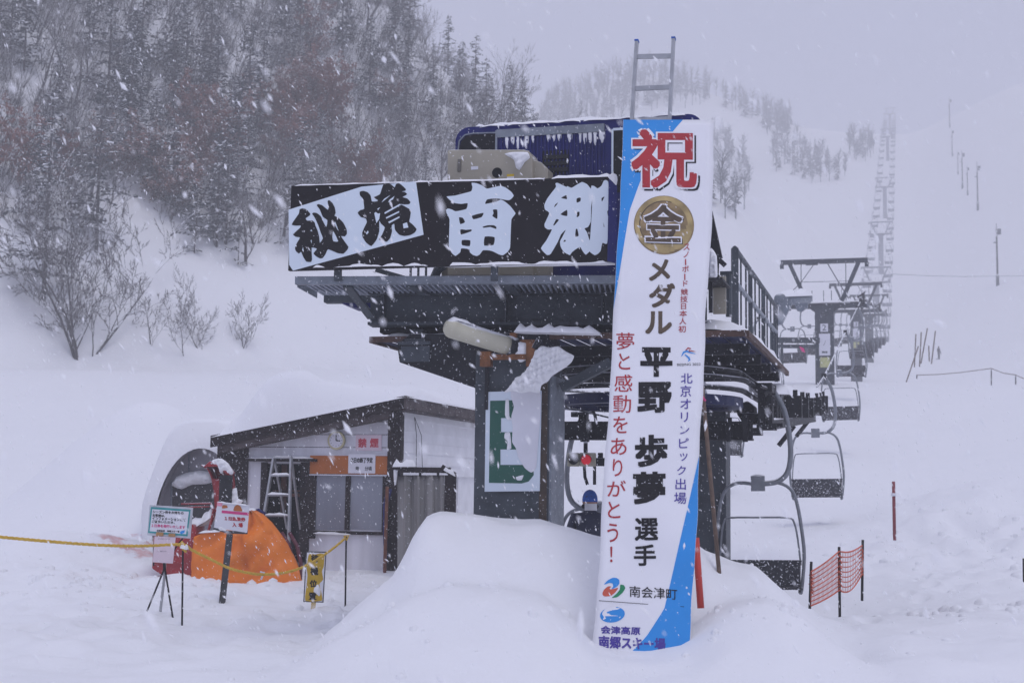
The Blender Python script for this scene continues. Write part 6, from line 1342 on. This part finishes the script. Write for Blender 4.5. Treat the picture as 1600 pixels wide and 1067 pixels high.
# ------------------------------------------------------------------ signal light
tF = Frame(*P(912, 717, 17.4)[:2], 6)
def tw(x, y, d=0.): a, z = tF.hit(x, y, d); return tF.W(a, d, z)
sg2 = thing('signal_light', 'hanging signal box with one glowing red lens and one dark lens', 'signal light', tw(912, 728), -6)
K = MB(); K.pbox(tF, 886.5, 707, 905, 728.5, 0, .12); K.pbox(tF, 905.6, 707, 931, 728.5, 0, .12); K.build('housing', M['cream'], sg2, bev=.01)
for cx, m_, nm in ((896, 'lens_dark', 'lens'), (916, 'lamp_red', 'lens')):
    K = MB(); a, z = tF.hit(cx, 718, -.0); K.disc(tF.W(a, -.02, z), tF.v*.062, np.array([0, 0, .062]), 20, tF.u*.019); l_ = K.build(nm, M[m_], sg2, bev=.01)
    if m_ == 'lamp_red': l_['label'] = 'glowing red lens'
    K = MB(); K.grid([tF.W(a+.07*math.cos(t), -.09+dd, z+.07*math.sin(t)) for t in np.linspace(-.3, math.pi+.3, 14) for dd in (0, .088)], 14, 2); K.build('visor', M['steel_dark'], l_)
K = MB(); K.tube([tw(915, 690, .06), tw(915, 707, .06)], .026, 8); K.tube([tw(913, 728, .06), tw(914, 745, .06), tw(918, 757, .06)], .02, 8); K.tube([tw(929, 728, .06), tw(929, 757, .06)], .02, 8); K.build('hanger_pipe', M['steel_dark'], sg2, True)
K = MB(); K.pbox(tF, 931, 715, 950, 728, .02, .1); K.pbox(tF, 934, 707, 942, 716, .03, .07); K.build('junction_box', M['steel_dark'], sg2, bev=.006)

# ------------------------------------------------------------------ people
def figure(name, label, loc, rz, h, chain, mats, extra=None):
    """skin-grown body; chain: verts [(x,y,z,r)], edges"""
    t = thing(name, label, 'person', loc, rz)
    me = bpy.data.meshes.new('body'); vs, es = chain; me.from_pydata([v[:3] for v in vs], es, []); me.materials.append(mats)
    o = bpy.data.objects.new('body', me); COL.objects.link(o); o.parent = t
    sk = o.modifiers.new('skin', 'SKIN'); 
    if not me.skin_vertices: bpy.context.view_layer.objects.active = o
    for v, q in zip(me.skin_vertices[0].data, vs): v.radius = (q[3], q[3] if len(q) < 5 else q[4])
    me.skin_vertices[0].data[0].use_root = True
    sb_ = o.modifiers.new('sub', 'SUBSURF'); sb_.levels = sb_.render_levels = 2; sk.use_smooth_shade = True
    dg = bpy.context.evaluated_depsgraph_get(); m2 = bpy.data.meshes.new_from_object(o.evaluated_get(dg)); o.modifiers.clear(); o.data = m2; m2.name = 'body'
    return t
def body(arms):
    v = [(0, 0, .93, .16, .12), (0, 0, 1.12, .17, .12), (0, 0, 1.32, .19, .12), (0, 0, 1.43, .10, .09), (0, -.01, 1.50, .06, .06),
         (-.10, 0, .86, .10), (-.11, -.02, .47, .07), (-.12, .02, .10, .055), (-.12, -.14, .05, .05), (.10, 0, .86, .10), (.11, -.02, .47, .07), (.12, .02, .10, .055), (.12, -.14, .05, .05),
         (-.20, 0, 1.38, .075), *arms[0], (.20, 0, 1.38, .075), *arms[1]]
    e = [(0, 1), (1, 2), (2, 3), (3, 4), (0, 5), (5, 6), (6, 7), (7, 8), (0, 9), (9, 10), (10, 11), (11, 12), (2, 13), (13, 14), (14, 15), (15, 16), (2, 17), (17, 18), (18, 19), (19, 20)]
    return v, e
def head(t, z, sk=True, s_=1.0):
    """face towards -y"""
    K = MB(); n_, m_ = 22, 18; pts = []
    for i in range(n_):
        for j in range(m_):
            th = math.pi*j/(m_-1); ph = 2*math.pi*i/(n_-1); x = .075*math.sin(th)*math.cos(ph); y = .095*math.sin(th)*math.sin(ph); zz_ = .118*math.cos(th)
            if y < 0 and zz_ < -.03: x *= 1-.9*(-zz_-.03); 
            if abs(x) < .02 and y < -.06 and -.035 < zz_ < .012: y -= .018*(1-abs(x)/.02)*(1-abs(zz_+.015)/.04)
            pts.append((x*s_, y*s_, z+zz_*s_))
    K.grid(pts, n_, m_); hd = K.build('head', M['skin'], None, True); hd.parent = t
    K = MB()
    for s2 in (-1, 1): K.tube([(s2*.03, -.088, z+.012), (s2*.03, -.096, z+.012)], .009, 8); K.tube([(s2*.018, -.094, z+.03), (s2*.045, -.086, z+.032)], .005, 5)
    o = K.build('eyes', M['hair'], None, True); o.parent = hd
    K = MB()
    for s2 in (-1, 1): K.tube([(s2*.074, .0, z+.02), (s2*.086, .012, z+.0), (s2*.076, .006, z-.03)], .012, 6)
    o = K.build('ears', M['skin'], None, True); o.parent = hd
    return hd
arm_r = ([(-.27, .02, 1.12, .055), (-.25, -.08, .90, .042), (-.24, -.12, .80, .035)], [(.27, .02, 1.12, .055), (.25, -.08, .90, .042), (.24, -.12, .80, .035)])
def hands(t, pts, m_):
    for (x, y, z), sx in pts:
        K = MB(); K.tube([(x, y, z+.02), (x, y-.012, z-.05), (x, y-.02, z-.09)], [.03, .042, .036], 8)
        for k in range(4): L_ = (.075, .085, .08, .06)[k]; o_ = (k-1.5)*.019; K.tube([(x+.3*o_, y-.02+o_, z-.085), (x+.3*o_-sx*.006, y-.03+o_, z-.085-L_*.55), (x+.3*o_-sx*.02, y-.035+o_, z-.085-L_)], [.011, .010, .008], 6)
        K.tube([(x-sx*.02, y-.04, z-.03), (x-sx*.035, y-.07, z-.06), (x-sx*.035, y-.085, z-.09)], [.014, .012, .009], 6)
        o = K.build('gloved_hand', m_, None, True); o.parent = t
pp = P(922, 790, 17.6); pz = P(922, 768, 17.6)[2]-1.70
att = figure('person', 'person in a bright blue knit cap and white mask half hidden behind the snow mound', (pp[0], pp[1], pz), 8, 1.64, body(arm_r), M['jacket_navy'])
hd = head(att, 1.575)
K = MB(); n_ = 22; pts = []
for i in range(n_):
    for j in range(9):
        ph = 2*math.pi*i/(n_-1); th = (math.pi*.56)*j/8; rb = 1.15+.02*math.sin(ph*11); pts.append((.082*math.sin(th)*math.cos(ph)*rb, .102*math.sin(th)*math.sin(ph)*rb+.008, 1.60+.125*math.cos(th)*(1.02 if j < 3 else 1.04)))
K.grid(pts, n_, 9); o = K.build('knit_cap', M['cap_blue'], None, True); o.parent = att
K = MB(); K.grid([(.085*math.sin(a_)*1.0, -.105*math.cos(a_)-.004, z_) for a_ in np.linspace(-1.15, 1.15, 12) for z_ in (1.47, 1.50, 1.53, 1.555)], 12, 4); o = K.build('face_mask', M['mask_white'], None, True); o.parent = att
K = MB(); K.grid([(.088*math.sin(a_), .100*-math.cos(a_)-.002, z_+.01*math.cos(a_*9)) for a_ in np.linspace(-1.5, 1.5, 20) for z_ in (1.605, 1.62, 1.64)], 20, 3); K.tube([(.08*math.cos(a_), .095*math.sin(a_), 1.52) for a_ in np.linspace(-.1, math.pi+.1, 12)], .03, 6); o = K.build('hair', M['hair'], None, True); o.parent = att
hands(att, [((-.24, -.13, .79), -1), ((.24, -.13, .79), 1)], M['hair'])
c_ = cast(1467, 562, 60, 300); 
sk_ = figure('person', 'distant person in dark ski clothing standing alone on the far slope', (c_[0], c_[1], gzs(*c_)), 40, 1.7, body(([(-.30, .0, 1.14, .06), (-.28, -.1, .92, .05), (-.26, -.14, .84, .04)], [(.29, .0, 1.14, .06), (.27, -.1, .92, .05), (.25, -.14, .84, .04)])), M['hair'])
k_ = 21*c_[1]/FPX/1.7; sk_.scale = (k_,)*3
hd = head(sk_, 1.575); K = MB(); pts = []
for i in range(14):
    for j in range(8): ph = 2*math.pi*i/13; th = math.pi*.6*j/7; pts.append((.10*math.sin(th)*math.cos(ph), .12*math.sin(th)*math.sin(ph), 1.59+.13*math.cos(th)))
K.grid(pts, 14, 8); o = K.build('helmet', M['hair'], None, True); o.parent = sk_
hands(sk_, [((-.26, -.15, .83), -1), ((.25, -.15, .83), 1)], M['hair'])
sbd = thing('snowboard', 'dark snowboard under the distant standing person', 'snowboard', (c_[0], c_[1], gzs(*c_)+.02), 40); K = MB()
K.tube([(-.72, -.05, .05), (-.55, -.05, .0), (.55, -.05, .0), (.72, -.05, .05)], [.06, .14, .14, .06], 10); K.v = [(x, y, z_*.25+.0) for x, y, z_ in K.v]; o = K.build('board', M['hair'], None, True); o.parent = sbd; sbd.scale = (k_,)*3
